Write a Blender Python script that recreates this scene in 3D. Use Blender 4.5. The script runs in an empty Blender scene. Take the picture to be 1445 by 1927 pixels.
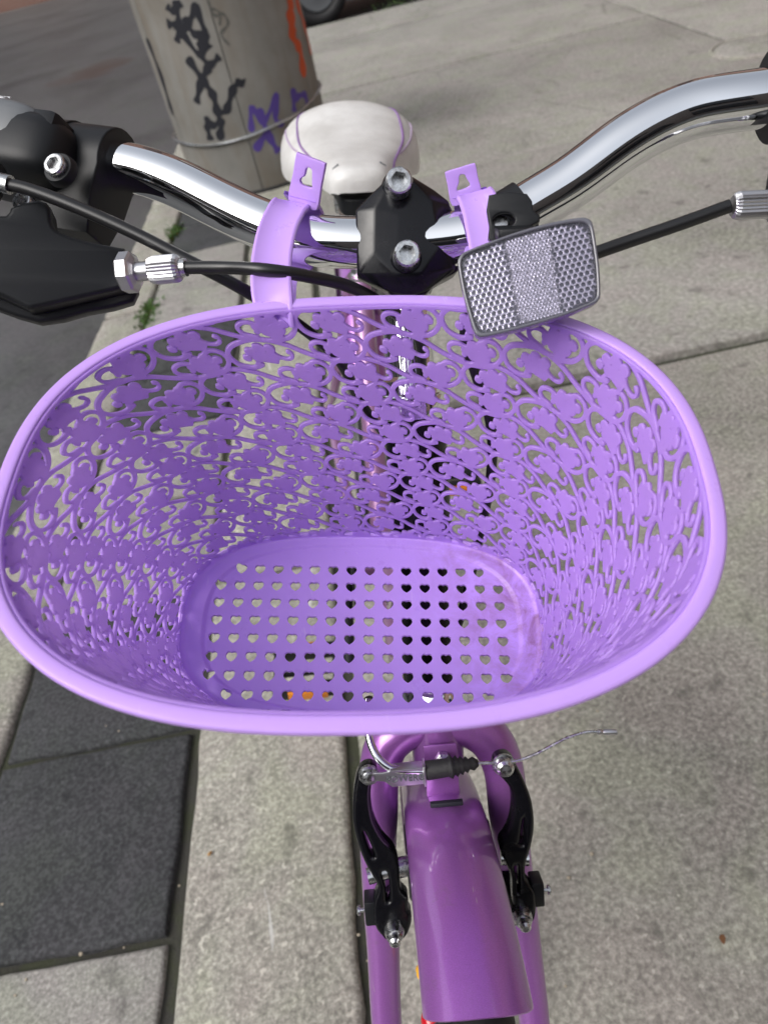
import bpy, bmesh, math, random
import numpy as np
from mathutils import Vector, Matrix
random.seed(7); rng = np.random.default_rng(7)
SC = bpy.context.scene
COL = SC.collection
R_ = math.radians

# ------------------------------------------------------------------ camera, sky, sun, exposure
cam_d = bpy.data.cameras.new('camera'); cam = bpy.data.objects.new('camera', cam_d); COL.objects.link(cam)
SC.camera = cam
_r = (0.96815, -0.16591, -0.18752); _d = (-0.25038, -0.64151, -0.72510); _f = (0.0, 0.74896, -0.66262)
cam.matrix_world = Matrix(((_r[0], -_d[0], -_f[0], 0.0), (_r[1], -_d[1], -_f[1], 0.0),
                           (_r[2], -_d[2], -_f[2], 1.012), (0, 0, 0, 1)))
cam_d.sensor_fit = 'VERTICAL'; cam_d.sensor_height = 9.895; cam_d.lens = 6.86
cam_d.clip_start = 0.02; cam_d.clip_end = 400
cam_d.dof.use_dof = True; cam_d.dof.focus_distance = 0.385; cam_d.dof.aperture_fstop = 3.0

world = bpy.data.worlds.new('World'); SC.world = world; world.use_nodes = True
wn = world.node_tree; wn.nodes.clear()
w_out = wn.nodes.new('ShaderNodeOutputWorld'); w_bg = wn.nodes.new('ShaderNodeBackground')
w_sky = wn.nodes.new('ShaderNodeTexSky'); w_sky.sky_type = 'NISHITA'; w_sky.sun_disc = False
SUN_EL, SUN_AZ = 45.0, 245.0
w_sky.sun_elevation = R_(SUN_EL); w_sky.sun_rotation = R_(SUN_AZ)
w_sky.dust_density = 4.0; w_sky.air_density = 1.0
w_hs = wn.nodes.new('ShaderNodeHueSaturation'); w_hs.inputs['Saturation'].default_value = 0.32
wn.links.new(w_sky.outputs[0], w_hs.inputs['Color']); wn.links.new(w_hs.outputs[0], w_bg.inputs[0])
w_bg.inputs[1].default_value = 0.15
wn.links.new(w_bg.outputs[0], w_out.inputs[0])

sun_d = bpy.data.lights.new('sun', 'SUN'); sun = bpy.data.objects.new('sun', sun_d); COL.objects.link(sun)
sun_d.energy = 0.9; sun_d.angle = R_(50); sun_d.color = (1.0, 0.985, 0.965)
_az = R_(SUN_AZ)
_sd = Vector((math.sin(_az) * math.cos(R_(SUN_EL)), math.cos(_az) * math.cos(R_(SUN_EL)), math.sin(R_(SUN_EL))))
sun.rotation_euler = _sd.to_track_quat('Z', 'Y').to_euler()

vs = SC.view_settings
vs.view_transform = 'Standard'; vs.look = 'None'; vs.gamma = 1.0; vs.use_curve_mapping = False
vs.exposure = 0.58

# ------------------------------------------------------------------ materials
def mat(name, col, rough=0.5, metal=0.0, coat=0.0, **kw):
    m = bpy.data.materials.new(name); m.use_nodes = True
    b = m.node_tree.nodes['Principled BSDF']
    b.inputs['Base Color'].default_value = (*col, 1); b.inputs['Roughness'].default_value = rough
    b.inputs['Metallic'].default_value = metal; b.inputs['Coat Weight'].default_value = coat
    b.inputs['Coat Roughness'].default_value = kw.get('coat_rough', 0.06)
    for k, v in kw.items():
        if k in b.inputs: b.inputs[k].default_value = v
    return m

class N:
    """small node-tree helper"""
    def __init__(s, m):
        s.t = m.node_tree; s.b = s.t.nodes['Principled BSDF']
        s.out = s.t.nodes['Material Output']
        s.pos = s.t.nodes.new('ShaderNodeNewGeometry').outputs['Position']
    def noise(s, scale, detail=4, rough=0.6, dist=0.0, vec=None):
        n = s.t.nodes.new('ShaderNodeTexNoise'); n.inputs['Scale'].default_value = scale
        n.inputs['Detail'].default_value = detail; n.inputs['Roughness'].default_value = rough
        n.inputs['Distortion'].default_value = dist
        s.t.links.new(vec or s.pos, n.inputs['Vector']); return n.outputs['Fac']
    def voro(s, scale, feat='F1'):
        n = s.t.nodes.new('ShaderNodeTexVoronoi'); n.feature = feat; n.inputs['Scale'].default_value = scale
        s.t.links.new(s.pos, n.inputs['Vector']); return n.outputs['Distance']
    def stretch(s, sc):
        n = s.t.nodes.new('ShaderNodeMapping'); n.inputs['Scale'].default_value = sc
        s.t.links.new(s.pos, n.inputs['Vector']); return n.outputs[0]
    def ramp(s, fac, stops):
        n = s.t.nodes.new('ShaderNodeValToRGB'); e = n.color_ramp.elements
        while len(e) > 1: e.remove(e[-1])
        for i, (p, c) in enumerate(stops):
            if not isinstance(c, tuple): c = (c, c, c)
            k = e[0] if i == 0 else e.new(p)
            k.position = p; k.color = (*c, 1)
        s.t.links.new(fac, n.inputs[0]); return n.outputs[0]
    def mix(s, fac, a, b, mode='MIX'):
        n = s.t.nodes.new('ShaderNodeMix'); n.data_type = 'RGBA'; n.blend_type = mode
        for i, v in ((0, fac), (6, a), (7, b)):
            if hasattr(v, 'links'): s.t.links.new(v, n.inputs[i])
            elif isinstance(v, tuple): n.inputs[i].default_value = (*v, 1)
            else: n.inputs[i].default_value = v
        return n.outputs[2]
    def color(s, c): s.t.links.new(c, s.b.inputs['Base Color'])
    def rough(s, f): s.t.links.new(f, s.b.inputs['Roughness'])
    def bump(s, h, strength=0.3, dist=0.002):
        n = s.t.nodes.new('ShaderNodeBump'); n.inputs['Strength'].default_value = strength
        n.inputs['Distance'].default_value = dist
        s.t.links.new(h, n.inputs['Height']); s.t.links.new(n.outputs[0], s.b.inputs['Normal'])

def concrete(name, lo, hi, grain=260.0, blot=3.0, stain=0.35, brush=False):
    m = mat(name, hi, 0.88); n = N(m)
    g = n.noise(grain, 5, 0.72); g2 = n.noise(grain * 0.22, 4, 0.7); b = n.noise(blot, 5, 0.6, 0.4)
    base = n.ramp(g, [(0.36, tuple(x * 0.28 for x in lo)), (0.46, tuple(x * 0.9 for x in lo)), (0.54, hi), (0.66, tuple(min(1, x * 1.7) for x in hi))])
    base = n.mix(0.30, base, n.ramp(g2, [(0.36, tuple(x * 0.8 for x in lo)), (0.64, tuple(x * 1.1 for x in hi))]))
    base = n.mix(stain, base, n.ramp(b, [(0.3, tuple(x * 0.62 for x in lo)), (0.55, hi), (0.75, tuple(x * 1.12 for x in hi))]), 'MIX')
    d = n.ramp(n.noise(7.5, 3, 0.5, 0.2), [(0.70, 0.0), (0.76, 1.0)])        # dark dropped-gum and oil spots
    base = n.mix(n.ramp(n.noise(17, 3, 0.5), [(0.62, 0.0), (0.70, 0.55)]), base, tuple(x * 0.45 for x in lo))
    p = n.ramp(n.noise(85, 2, 0.5), [(0.66, 0.0), (0.72, 0.65)])
    base = n.mix(p, base, tuple(min(1, x * 1.55) for x in hi))
    base = n.mix(1.0, base, n.ramp(n.noise(6.5, 3, 0.6, 0.5), [(0.38, (1.0, 0.965, 0.99)), (0.50, (0.97, 0.97, 0.97)), (0.62, (0.965, 1.0, 0.93))]), 'MULTIPLY')
    if brush:                                                                    # white scrapes along the kerb
        base = n.mix(n.ramp(n.noise(24, 3, 0.6, 0.2, n.stretch((1.0, 0.14, 1.0))), [(0.66, 0.0), (0.69, 0.8)]), base, (0.62, 0.62, 0.60))
    cr = n.ramp(n.voro(0.9, 'DISTANCE_TO_EDGE'), [(0.0, 0.75), (0.006, 0.0)])
    if not brush and grain < 140: base = n.mix(n.mix(1.0, cr, n.ramp(n.noise(1.1, 3), [(0.52, 0.0), (0.6, 0.7)]), 'MULTIPLY'), base, tuple(x * 0.3 for x in lo))
    n.color(base)
    if brush:
        n.bump(n.noise(120, 4, 0.7, 0, n.stretch((1.0, 0.12, 1.0))), 0.45, 0.002)
    else:
        n.bump(g, 0.5, 0.0018)
    return m

M = {}
M['side'] = concrete('sidewalk_concrete', (0.225, 0.213, 0.186), (0.36, 0.345, 0.302), 130)
M['side_far'] = concrete('sidewalk_concrete_pale', (0.225, 0.215, 0.192), (0.325, 0.314, 0.285), 80, 1.8)
M['kerb'] = concrete('kerb_concrete', (0.26, 0.25, 0.215), (0.40, 0.385, 0.335), 170, 5, 0.3, True)
M['paver'] = concrete('light_paver', (0.24, 0.232, 0.21), (0.36, 0.35, 0.32), 190, 4, 0.3)
M['granite'] = concrete('dark_granite', (0.026, 0.028, 0.031), (0.066, 0.068, 0.071), 150, 6, 0.3)
M['asphalt'] = concrete('asphalt', (0.052, 0.053, 0.055), (0.098, 0.099, 0.10), 70, 0.8, 0.6)
M['asphalt'].node_tree.nodes['Principled BSDF'].inputs['Roughness'].default_value = 0.5
n = N(M['asphalt']); _t = n.t; _prev = n.b.inputs['Base Color'].links[0].from_socket                # rust-brown spill soaked into the road
_d = _t.nodes.new('ShaderNodeVectorMath'); _d.operation = 'MULTIPLY_ADD'; _d.inputs[1].default_value = (1.1, 0.85, 0.0); _d.inputs[2].default_value = (2.1, -8.3, 0.0); _t.links.new(n.pos, _d.inputs[0])
_l = _t.nodes.new('ShaderNodeVectorMath'); _l.operation = 'LENGTH'; _t.links.new(_d.outputs[0], _l.inputs[0])
_s = _t.nodes.new('ShaderNodeMath'); _s.operation = 'ADD'; _t.links.new(_l.outputs['Value'], _s.inputs[0]); _t.links.new(n.noise(3.0, 4), _s.inputs[1])
n.color(n.mix(n.ramp(_s.outputs[0], [(0.60, 0.8), (1.05, 0.4), (1.6, 0.0)]), _prev, (0.055, 0.033, 0.026)))
m = M['soil'] = mat('mossy_joint', (0.03, 0.03, 0.02), 0.95); n = N(m)
n.color(n.mix(n.ramp(n.noise(18, 4), [(0.42, 0.0), (0.58, 1.0)]), (0.042, 0.040, 0.034), (0.044, 0.048, 0.028))); n.bump(n.noise(200, 4), 0.8, 0.004)
M['pebble'] = mat('pebble', (0.42, 0.36, 0.27), 0.8)
M['weed'] = mat('weed_leaf', (0.06, 0.13, 0.022), 0.55); M['weed'].node_tree.nodes['Principled BSDF'].inputs['Subsurface Weight'].default_value = 0.1

# moulded lilac plastic: slight waxy translucency, brown rubbed stains where dirt collects on the floor
def plastic(name, col, stain=False, thin=0.30):
    m = mat(name, col, 0.36, **{'Specular IOR Level': 0.42}); n = N(m); t = n.t
    c = n.mix(n.noise(35, 4, 0.6), tuple(x * 0.94 for x in col), tuple(min(1, x * 1.05) for x in col))
    if stain:
        tc = t.nodes.new('ShaderNodeSeparateXYZ'); t.links.new(n.pos, tc.inputs[0])
        mr = t.nodes.new('ShaderNodeMapRange'); mr.inputs['From Min'].default_value = 0.005; mr.inputs['From Max'].default_value = 0.075
        t.links.new(tc.outputs['X'], mr.inputs[0])
        f = n.mix(1.0, mr.outputs[0], n.ramp(n.noise(48, 6, 0.72, 0.8), [(0.40, 0.0), (0.66, 0.85)]), 'MULTIPLY')
        c = n.mix(f, c, (0.22, 0.085, 0.12))
    sc = n.ramp(n.noise(140, 3, 0.75, 1.2, n.stretch((1.0, 0.16, 0.5))), [(0.66, 0.0), (0.72, 0.38)])
    c = n.mix(sc, c, tuple(min(1, x * 0.6 + 0.38) for x in col))
    c = n.mix(n.ramp(n.noise(55, 5, 0.8, 0.6), [(0.66, 0.0), (0.78, 0.25)]), c, (0.40, 0.26, 0.42))
    n.color(c); n.rough(n.ramp(n.noise(90, 5, 0.75), [(0.35, 0.26), (0.7, 0.52)]))
    n.bump(n.noise(420, 2), 0.04, 0.0005)
    tr = t.nodes.new('ShaderNodeBsdfTranslucent'); mx = t.nodes.new('ShaderNodeMixShader'); mx.inputs[0].default_value = thin
    tr.inputs[0].default_value = (0.88, 0.70, 1.0, 1); t.links.new(n.b.outputs[0], mx.inputs[1]); t.links.new(tr.outputs[0], mx.inputs[2])
    t.links.new(mx.outputs[0], n.out.inputs[0])
    return m
LILAC = (0.595, 0.365, 0.94)
M['lilac'] = plastic('lilac_plastic', LILAC, thin=0.06)
M['lilac_thin'] = plastic('lilac_plastic_thin_wall', LILAC, thin=0.45)
M['lilac_floor'] = plastic('lilac_plastic_floor', LILAC, True, 0.0)

def flake(name, col, coatw=1.0):
    m = mat(name, col, 0.36, 0.5, coatw, coat_rough=0.02); n = N(m)
    f = n.noise(2600, 2, 0.6)
    c = n.mix(n.ramp(f, [(0.4, 0.0), (0.62, 1.0)]), tuple(x * 0.90 for x in col), tuple(min(1, x * 1.12) for x in col))
    sc = n.ramp(n.noise(300, 3, 0.7, 0.3, n.stretch((1.0, 0.12, 0.12))), [(0.70, 0.0), (0.73, 0.6)])
    c = n.mix(sc, c, (0.55, 0.42, 0.52))
    n.color(n.mix(n.ramp(n.noise(38, 5, 0.75), [(0.58, 0.0), (0.72, 0.30)]), c, (0.22, 0.16, 0.17)))
    return m
M['purple'] = flake('purple_metallic_paint', (0.39, 0.145, 0.50))
M['pink'] = flake('dull_pink_paint', (0.40, 0.20, 0.40))
M['chrome'] = mat('chrome', (0.86, 0.88, 0.90), 0.045, 1.0)
n = N(M['chrome']); n.rough(n.ramp(n.noise(60, 5, 0.7), [(0.5, 0.02), (0.8, 0.08)])); n.bump(n.noise(30, 2), 0.012, 0.002)
M['steel'] = mat('zinc_steel', (0.62, 0.64, 0.66), 0.26, 1.0)
n = N(M['steel']); n.rough(n.ramp(n.noise(400, 4), [(0.35, 0.16), (0.7, 0.42)])); n.color(n.ramp(n.noise(260, 4), [(0.35, (0.42, 0.42, 0.42)), (0.6, (0.70, 0.72, 0.73))]))
M['alloy'] = mat('brushed_alloy', (0.60, 0.60, 0.62), 0.34, 1.0)
M['black'] = mat('black_plastic', (0.010, 0.011, 0.013), 0.42, **{'Specular IOR Level': 0.32}); n = N(M['black']); n.bump(n.noise(1500, 2), 0.12, 0.0004)
M['gloss'] = mat('black_gloss_enamel', (0.005, 0.005, 0.007), 0.2, 0.0, 0.0, **{'Specular IOR Level': 0.38})
n = N(M['gloss']); n.rough(n.ramp(n.noise(90, 5, 0.7), [(0.4, 0.15), (0.7, 0.32)])); n.bump(n.noise(50, 3), 0.05, 0.002)
M['rubber'] = mat('black_rubber', (0.016, 0.016, 0.017), 0.62); n = N(M['rubber']); n.bump(n.noise(300, 4), 0.35, 0.002)
M['hose'] = mat('cable_sheath', (0.012, 0.012, 0.013), 0.32)
M['grey'] = mat('grey_print_plastic', (0.13, 0.14, 0.15), 0.42)
M['print'] = mat('white_print', (0.7, 0.72, 0.75), 0.5)
M['vinyl'] = mat('white_saddle_vinyl', (0.68, 0.67, 0.655), 0.36); n = N(M['vinyl']); n.bump(n.noise(900, 3), 0.1, 0.0006)
n.color(n.ramp(n.noise(25, 4), [(0.3, (0.56, 0.55, 0.53)), (0.65, (0.71, 0.705, 0.69))]))
M['violet_print'] = mat('violet_print', (0.25, 0.13, 0.36), 0.45)
M['violet_pale'] = mat('pale_violet_print', (0.50, 0.40, 0.55), 0.45)
M['red'] = mat('red_bead', (0.55, 0.01, 0.02), 0.22, 0, 0.5); M['yellow'] = mat('yellow_bead', (0.72, 0.38, 0.03), 0.35)
M['amber'] = mat('amber_reflector', (0.75, 0.24, 0.015), 0.2, 0, 0.5)
M['cell'] = mat('reflector_prism', (0.90, 0.89, 0.93), 0.2, 0.7); M['pit'] = mat('reflector_pit', (0.07, 0.068, 0.085), 0.25)
M['bezel'] = mat('smoky_clear_bezel', (0.12, 0.12, 0.145), 0.12, 0.0, 1.0)
m = M['clear'] = bpy.data.materials.new('clear_lens'); m.use_nodes = True; t = m.node_tree
_b = t.nodes['Principled BSDF']; t.nodes.remove(_b)
_tr = t.nodes.new('ShaderNodeBsdfTransparent'); _tr.inputs[0].default_value = (0.93, 0.92, 0.96, 1); _gl = t.nodes.new('ShaderNodeBsdfGlossy'); _gl.inputs['Roughness'].default_value = 0.05
_fr = t.nodes.new('ShaderNodeFresnel'); _fr.inputs[0].default_value = 1.49; _mx = t.nodes.new('ShaderNodeMixShader')
t.links.new(_fr.outputs[0], _mx.inputs[0]); t.links.new(_tr.outputs[0], _mx.inputs[1]); t.links.new(_gl.outputs[0], _mx.inputs[2]); t.links.new(_mx.outputs[0], t.nodes['Material Output'].inputs[0])
m = M['post'] = mat('painted_post_metal', (0.20, 0.19, 0.165), 0.6, 0.0); n = N(m)
n.color(n.mix(n.ramp(n.noise(9, 5, 0.6, 0.3, n.stretch((1, 1, 0.22))), [(0.45, 0.0), (0.75, 0.5)]), n.ramp(n.noise(2.5, 5, 0.6), [(0.3, (0.17, 0.166, 0.15)), (0.7, (0.29, 0.283, 0.262))]), (0.13, 0.08, 0.03)))
M['ink'] = mat('black_spray_and_strip', (0.012, 0.013, 0.02), 0.6); M['ink_orange'] = mat('orange_spray', (0.55, 0.075, 0.012), 0.6)
M['ink_violet'] = mat('violet_spray', (0.085, 0.05, 0.27), 0.6); M['ink_grey'] = mat('pencil_grey_spray', (0.10, 0.10, 0.09), 0.7)
M['carpaint'] = mat('dark_car_paint', (0.02, 0.022, 0.028), 0.25, 0.2, 1.0)
M['glass'] = mat('dark_glass', (0.02, 0.025, 0.03), 0.06)
M['stone'] = mat('pale_window_stone', (0.38, 0.36, 0.32), 0.8)
def brick(name, c1, c2):
    m = mat(name, c1, 0.85); n = N(m)
    b = n.t.nodes.new('ShaderNodeTexBrick'); b.inputs['Scale'].default_value = 1.0; b.inputs['Brick Width'].default_value = 0.22; b.inputs['Row Height'].default_value = 0.075; b.inputs['Mortar Size'].default_value = 0.008
    b.inputs['Color1'].default_value = (*c1, 1); b.inputs['Color2'].default_value = (*c2, 1); b.inputs['Mortar'].default_value = (0.3, 0.28, 0.25, 1)
    s = n.t.nodes.new('ShaderNodeSeparateXYZ'); cb = n.t.nodes.new('ShaderNodeCombineXYZ'); n.t.links.new(n.pos, s.inputs[0])
    n.t.links.new(s.outputs['Y'], cb.inputs[0]); n.t.links.new(s.outputs['Z'], cb.inputs[1]); n.t.links.new(cb.outputs[0], b.inputs['Vector'])
    n.color(b.outputs[0]); return m
M['brick'] = brick('brown_brick', (0.16, 0.065, 0.045), (0.22, 0.10, 0.07)); M['brick2'] = brick('grey_brick', (0.10, 0.09, 0.085), (0.14, 0.12, 0.11))
M['line'] = mat('yellow_road_paint', (0.45, 0.28, 0.09), 0.7)

# ------------------------------------------------------------------ mesh helpers (all geometry given in world metres)
BASE = {}
def V(p): return np.asarray(p, float)
def base_of(o): return BASE.get(o.name, np.zeros(3)) if o else np.zeros(3)
def tag(o, label=None, cat=None, group=None, kind=None):
    if label: o['label'] = label
    if cat: o['category'] = cat
    if group: o['group'] = group
    if kind: o['kind'] = kind
    return o
def thing(name, loc, label, cat, group=None):
    o = bpy.data.objects.new(name, None); o.empty_display_size = 0.05; COL.objects.link(o); o.location = loc
    BASE[o.name] = V(loc); return tag(o, label, cat, group)
def link(name, me, parent):
    o = bpy.data.objects.new(name, me); COL.objects.link(o)
    if parent: o.parent = parent; BASE[o.name] = base_of(parent)
    else: BASE[o.name] = np.zeros(3)
    return o
def mesh(name, vf, mats, parent=None, smooth=True, sharp=40, fm=None, at_base=False):
    v, f = vf; v = np.asarray(v, float)
    me = bpy.data.meshes.new(name)
    org = base_of(parent)
    if parent is None and at_base:
        org = np.array([(v[:, 0].min() + v[:, 0].max()) / 2, (v[:, 1].min() + v[:, 1].max()) / 2, v[:, 2].min()])
    me.from_pydata((v - org).tolist(), [], f if isinstance(f, list) else f.tolist())
    for m in (mats if isinstance(mats, (list, tuple)) else [mats]): me.materials.append(M[m])
    if fm is not None: me.polygons.foreach_set('material_index', fm)
    if smooth:
        me.shade_smooth()
        if sharp: me.set_sharp_from_angle(angle=R_(sharp))
    me.update()
    o = link(name, me, parent)
    if parent is None and at_base: o.location = org; BASE[o.name] = org
    return o
def join(parts):
    vs, fs, k = [], [], 0
    for v, f in parts:
        v = np.asarray(v, float); vs.append(v); fs += [[i + k for i in q] for q in f]; k += len(v)
    return np.vstack(vs), fs
def unit(v): v = V(v); return v / np.linalg.norm(v)
def smooth_path(p, n=8, closed=False):
    p = V(p); out = []; m = len(p)
    for i in range(m if closed else m - 1):
        if closed: a, b, c, d = p[i - 1], p[i], p[(i + 1) % m], p[(i + 2) % m]
        else: a, b, c, d = p[max(i - 1, 0)], p[i], p[i + 1], p[min(i + 2, m - 1)]
        for t in np.linspace(0, 1, n, endpoint=False):
            out.append(0.5 * (2 * b + (c - a) * t + (2 * a - 5 * b + 4 * c - d) * t * t + (3 * b - a - 3 * c + d) * t ** 3))
    if not closed: out.append(p[-1])
    return np.array(out)
def tube(path, r, seg=16, cap=True, closed=False):
    p = V(path); n = len(p); r = np.full(n, r) if np.isscalar(r) else np.interp(np.linspace(0, 1, n), np.linspace(0, 1, len(r)), r)
    tg = np.gradient(p, axis=0) if not closed else np.roll(p, -1, 0) - np.roll(p, 1, 0)
    tg /= np.linalg.norm(tg, axis=1)[:, None]
    u = unit(np.cross(tg[0], (0, 0, 1) if abs(tg[0][2]) < 0.9 else (1, 0, 0)))
    a = np.linspace(0, 2 * np.pi, seg, endpoint=False); vs = []
    for i in range(n):
        u = u - tg[i] * (u @ tg[i]); u /= np.linalg.norm(u); w = np.cross(tg[i], u)
        vs.append(p[i] + r[i] * (np.cos(a)[:, None] * u + np.sin(a)[:, None] * w))
    f = []
    for i in range(n if closed else n - 1):
        k, l = i * seg, ((i + 1) % n) * seg
        for j in range(seg): j2 = (j + 1) % seg; f.append([k + j, k + j2, l + j2, l + j])
    if cap and not closed: f += [list(range(seg))[::-1], list(range((n - 1) * seg, n * seg))]
    return np.vstack(vs), f
def lathe(o, ax, prof, seg=24):
    """prof: (distance along axis, radius)"""
    o, ax = V(o), unit(ax); u = unit(np.cross(ax, (0.3, 0.2, 1) if abs(ax[2]) < 0.9 else (1, 0, 0))); w = np.cross(ax, u)
    a = np.linspace(0, 2 * np.pi, seg, endpoint=False); vs = [o + ax * s + r * (np.cos(a)[:, None] * u + np.sin(a)[:, None] * w) for s, r in prof]
    f = []
    for i in range(len(prof) - 1):
        for j in range(seg): j2 = (j + 1) % seg; f.append([i * seg + j, i * seg + j2, (i + 1) * seg + j2, (i + 1) * seg + j])
    f += [list(range(seg))[::-1], list(range((len(prof) - 1) * seg, len(prof) * seg))]
    return np.vstack(vs), f
def rbox(c, x, y, z, sx, sy, sz, bev=0.002, seg=2):
    """bevelled box: centre, three axes, full sizes"""
    bm = bmesh.new(); bmesh.ops.create_cube(bm, size=1.0)
    for v in bm.verts: v.co = Vector((v.co.x * sx, v.co.y * sy, v.co.z * sz))
    if bev: bmesh.ops.bevel(bm, geom=bm.edges[:], offset=bev, segments=seg, profile=0.5, affect='EDGES')
    x, y, z = unit(x), unit(y), unit(z); c = V(c)
    v = [c + x * p.co.x + y * p.co.y + z * p.co.z for p in bm.verts]; bm.verts.index_update()
    f = [[q.index for q in k.verts] for k in bm.faces]; bm.free(); return v, f
def plate(o, x, y, loops, half, bevel, dens=4, res=3):
    """flat moulded piece: 2D loops in millimetres (first outer, then holes) extruded both ways along x cross y"""
    cu = bpy.data.curves.new('tmp', 'CURVE'); cu.dimensions = '2D'; cu.fill_mode = 'BOTH'
    cu.extrude = half * 1000 - bevel * 1000; cu.bevel_depth = bevel * 1000; cu.bevel_resolution = res; cu.offset = -bevel * 1000
    for L in loops:
        L = smooth_path([(a, b, 0) for a, b in L], dens, True) if dens > 1 else V([(a, b, 0) for a, b in L])
        s = cu.splines.new('POLY'); s.points.add(len(L) - 1)
        s.points.foreach_set('co', np.hstack([L, np.ones((len(L), 1))]).ravel()); s.use_cyclic_u = True
    ob = bpy.data.objects.new('tmp', cu); COL.objects.link(ob)
    dg = bpy.context.evaluated_depsgraph_get(); me = bpy.data.meshes.new_from_object(ob.evaluated_get(dg))
    bm = bmesh.new(); bm.from_mesh(me); bmesh.ops.remove_doubles(bm, verts=bm.verts, dist=0.001); bm.verts.index_update()
    x, y = unit(x), unit(y); nn = np.cross(x, y); o = V(o)
    v = np.array([p.co[:] for p in bm.verts]) / 1000.0; f = [[q.index for q in k.verts] for k in bm.faces]
    bm.free(); bpy.data.objects.remove(ob); bpy.data.curves.remove(cu); bpy.data.meshes.remove(me)
    return o + v[:, :1] * x + v[:, 1:2] * y + v[:, 2:] * nn, f
def text(s, o, x, y, h, half):
    cu = bpy.data.curves.new('tmp', 'FONT'); cu.body = s; cu.size = h * 1000; cu.extrude = half * 1000; cu.align_x = 'CENTER'; cu.align_y = 'CENTER'; cu.resolution_u = 3
    ob = bpy.data.objects.new('tmp', cu); COL.objects.link(ob); dg = bpy.context.evaluated_depsgraph_get(); me = bpy.data.meshes.new_from_object(ob.evaluated_get(dg))
    v = np.array([p.co[:] for p in me.vertices]) / 1000.0; f = [list(p.vertices) for p in me.polygons]
    bpy.data.objects.remove(ob); bpy.data.curves.remove(cu); bpy.data.meshes.remove(me)
    x, y = unit(x), unit(y); nn = np.cross(x, y); return V(o) + v[:, :1] * x + v[:, 1:2] * y + v[:, 2:] * nn, f
def marching(F, wrap=False):
    """filled region F<0 of a node grid as polygons; returns (i,j) float coordinates and faces"""
    ny, nx = F.shape
    if wrap: Fx = np.hstack([F, F[:, :1]])
    else: Fx = F
    ins = F < 0
    nid = np.arange(ny * nx).reshape(ny, nx); k = ny * nx
    ii, jj = np.meshgrid(np.arange(nx, dtype=float), np.arange(ny, dtype=float))
    P = [np.stack([ii.ravel(), jj.ravel()], 1)]
    a, b = Fx[:, :-1], Fx[:, 1:]; t = np.clip(a / np.where(np.abs(a - b) < 1e-9, 1e-9, a - b), 0.02, 0.98); ncx = t.shape[1]
    hid = k + np.arange(ny * ncx).reshape(ny, ncx); k += ny * ncx
    P.append(np.stack([(ii[:, :ncx] + t).ravel(), jj[:, :ncx].ravel()], 1))
    a, b = F[:-1], F[1:]; t = np.clip(a / np.where(np.abs(a - b) < 1e-9, 1e-9, a - b), 0.02, 0.98)
    vid = k + np.arange((ny - 1) * nx).reshape(ny - 1, nx)
    P.append(np.stack([ii[:-1].ravel(), (jj[:-1] + t).ravel()], 1)); P = np.vstack(P)
    sh = (lambda A: np.roll(A, -1, 1)) if wrap else (lambda A: A[:, 1:])
    cut = (lambda A: A) if wrap else (lambda A: A[:, :-1])
    A_, B_, C_, D_ = cut(ins[:-1]), sh(ins[:-1]), sh(ins[1:]), cut(ins[1:])
    case = A_ * 1 + B_ * 2 + C_ * 4 + D_ * 8
    tok = [cut(nid[:-1]), hid[:-1], sh(nid[:-1]), sh(vid), sh(nid[1:]), hid[1:], cut(nid[1:]), cut(vid)]
    faces = []
    for c in range(1, 16):
        s = [bool(c & q) for q in (1, 2, 4, 8)]; seq = []
        for q in range(4):
            if s[q]: seq.append(2 * q)
            if s[q] != s[(q + 1) % 4]: seq.append(2 * q + 1)
        mk = case == c
        if mk.any(): faces += np.stack([tok[q][mk] for q in seq], 1).tolist()
    used = np.zeros(len(P), bool)
    for f in faces: used[f] = True
    idx = np.cumsum(used) - 1
    return P[used], [[int(idx[i]) for i in f] for f in faces]

# ------------------------------------------------------------------ the ground: road, soil, kerbs, pavers, slabs
TH = 0.065
def G(p, q, z=0.0): return np.array([p + TH * q, q - TH * p, z])
GX, GY = unit((1, -TH, 0)), unit((TH, 1, 0))
def quad_sheet(name, pts, mt, kind='structure'):
    o = mesh(name, (pts, [[0, 1, 2, 3]]), mt, smooth=False); tag(o, kind=kind); return o
quad_sheet('ground', [(-150, -150, -0.08), (150, -150, -0.08), (150, 150, -0.08), (-150, 150, -0.08)], 'asphalt')
quad_sheet('soil', [G(-0.975, -3, -0.011), G(9, -3, -0.011), G(9, 8.25, -0.011), G(-0.975, 8.25, -0.011)], 'soil')

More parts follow.
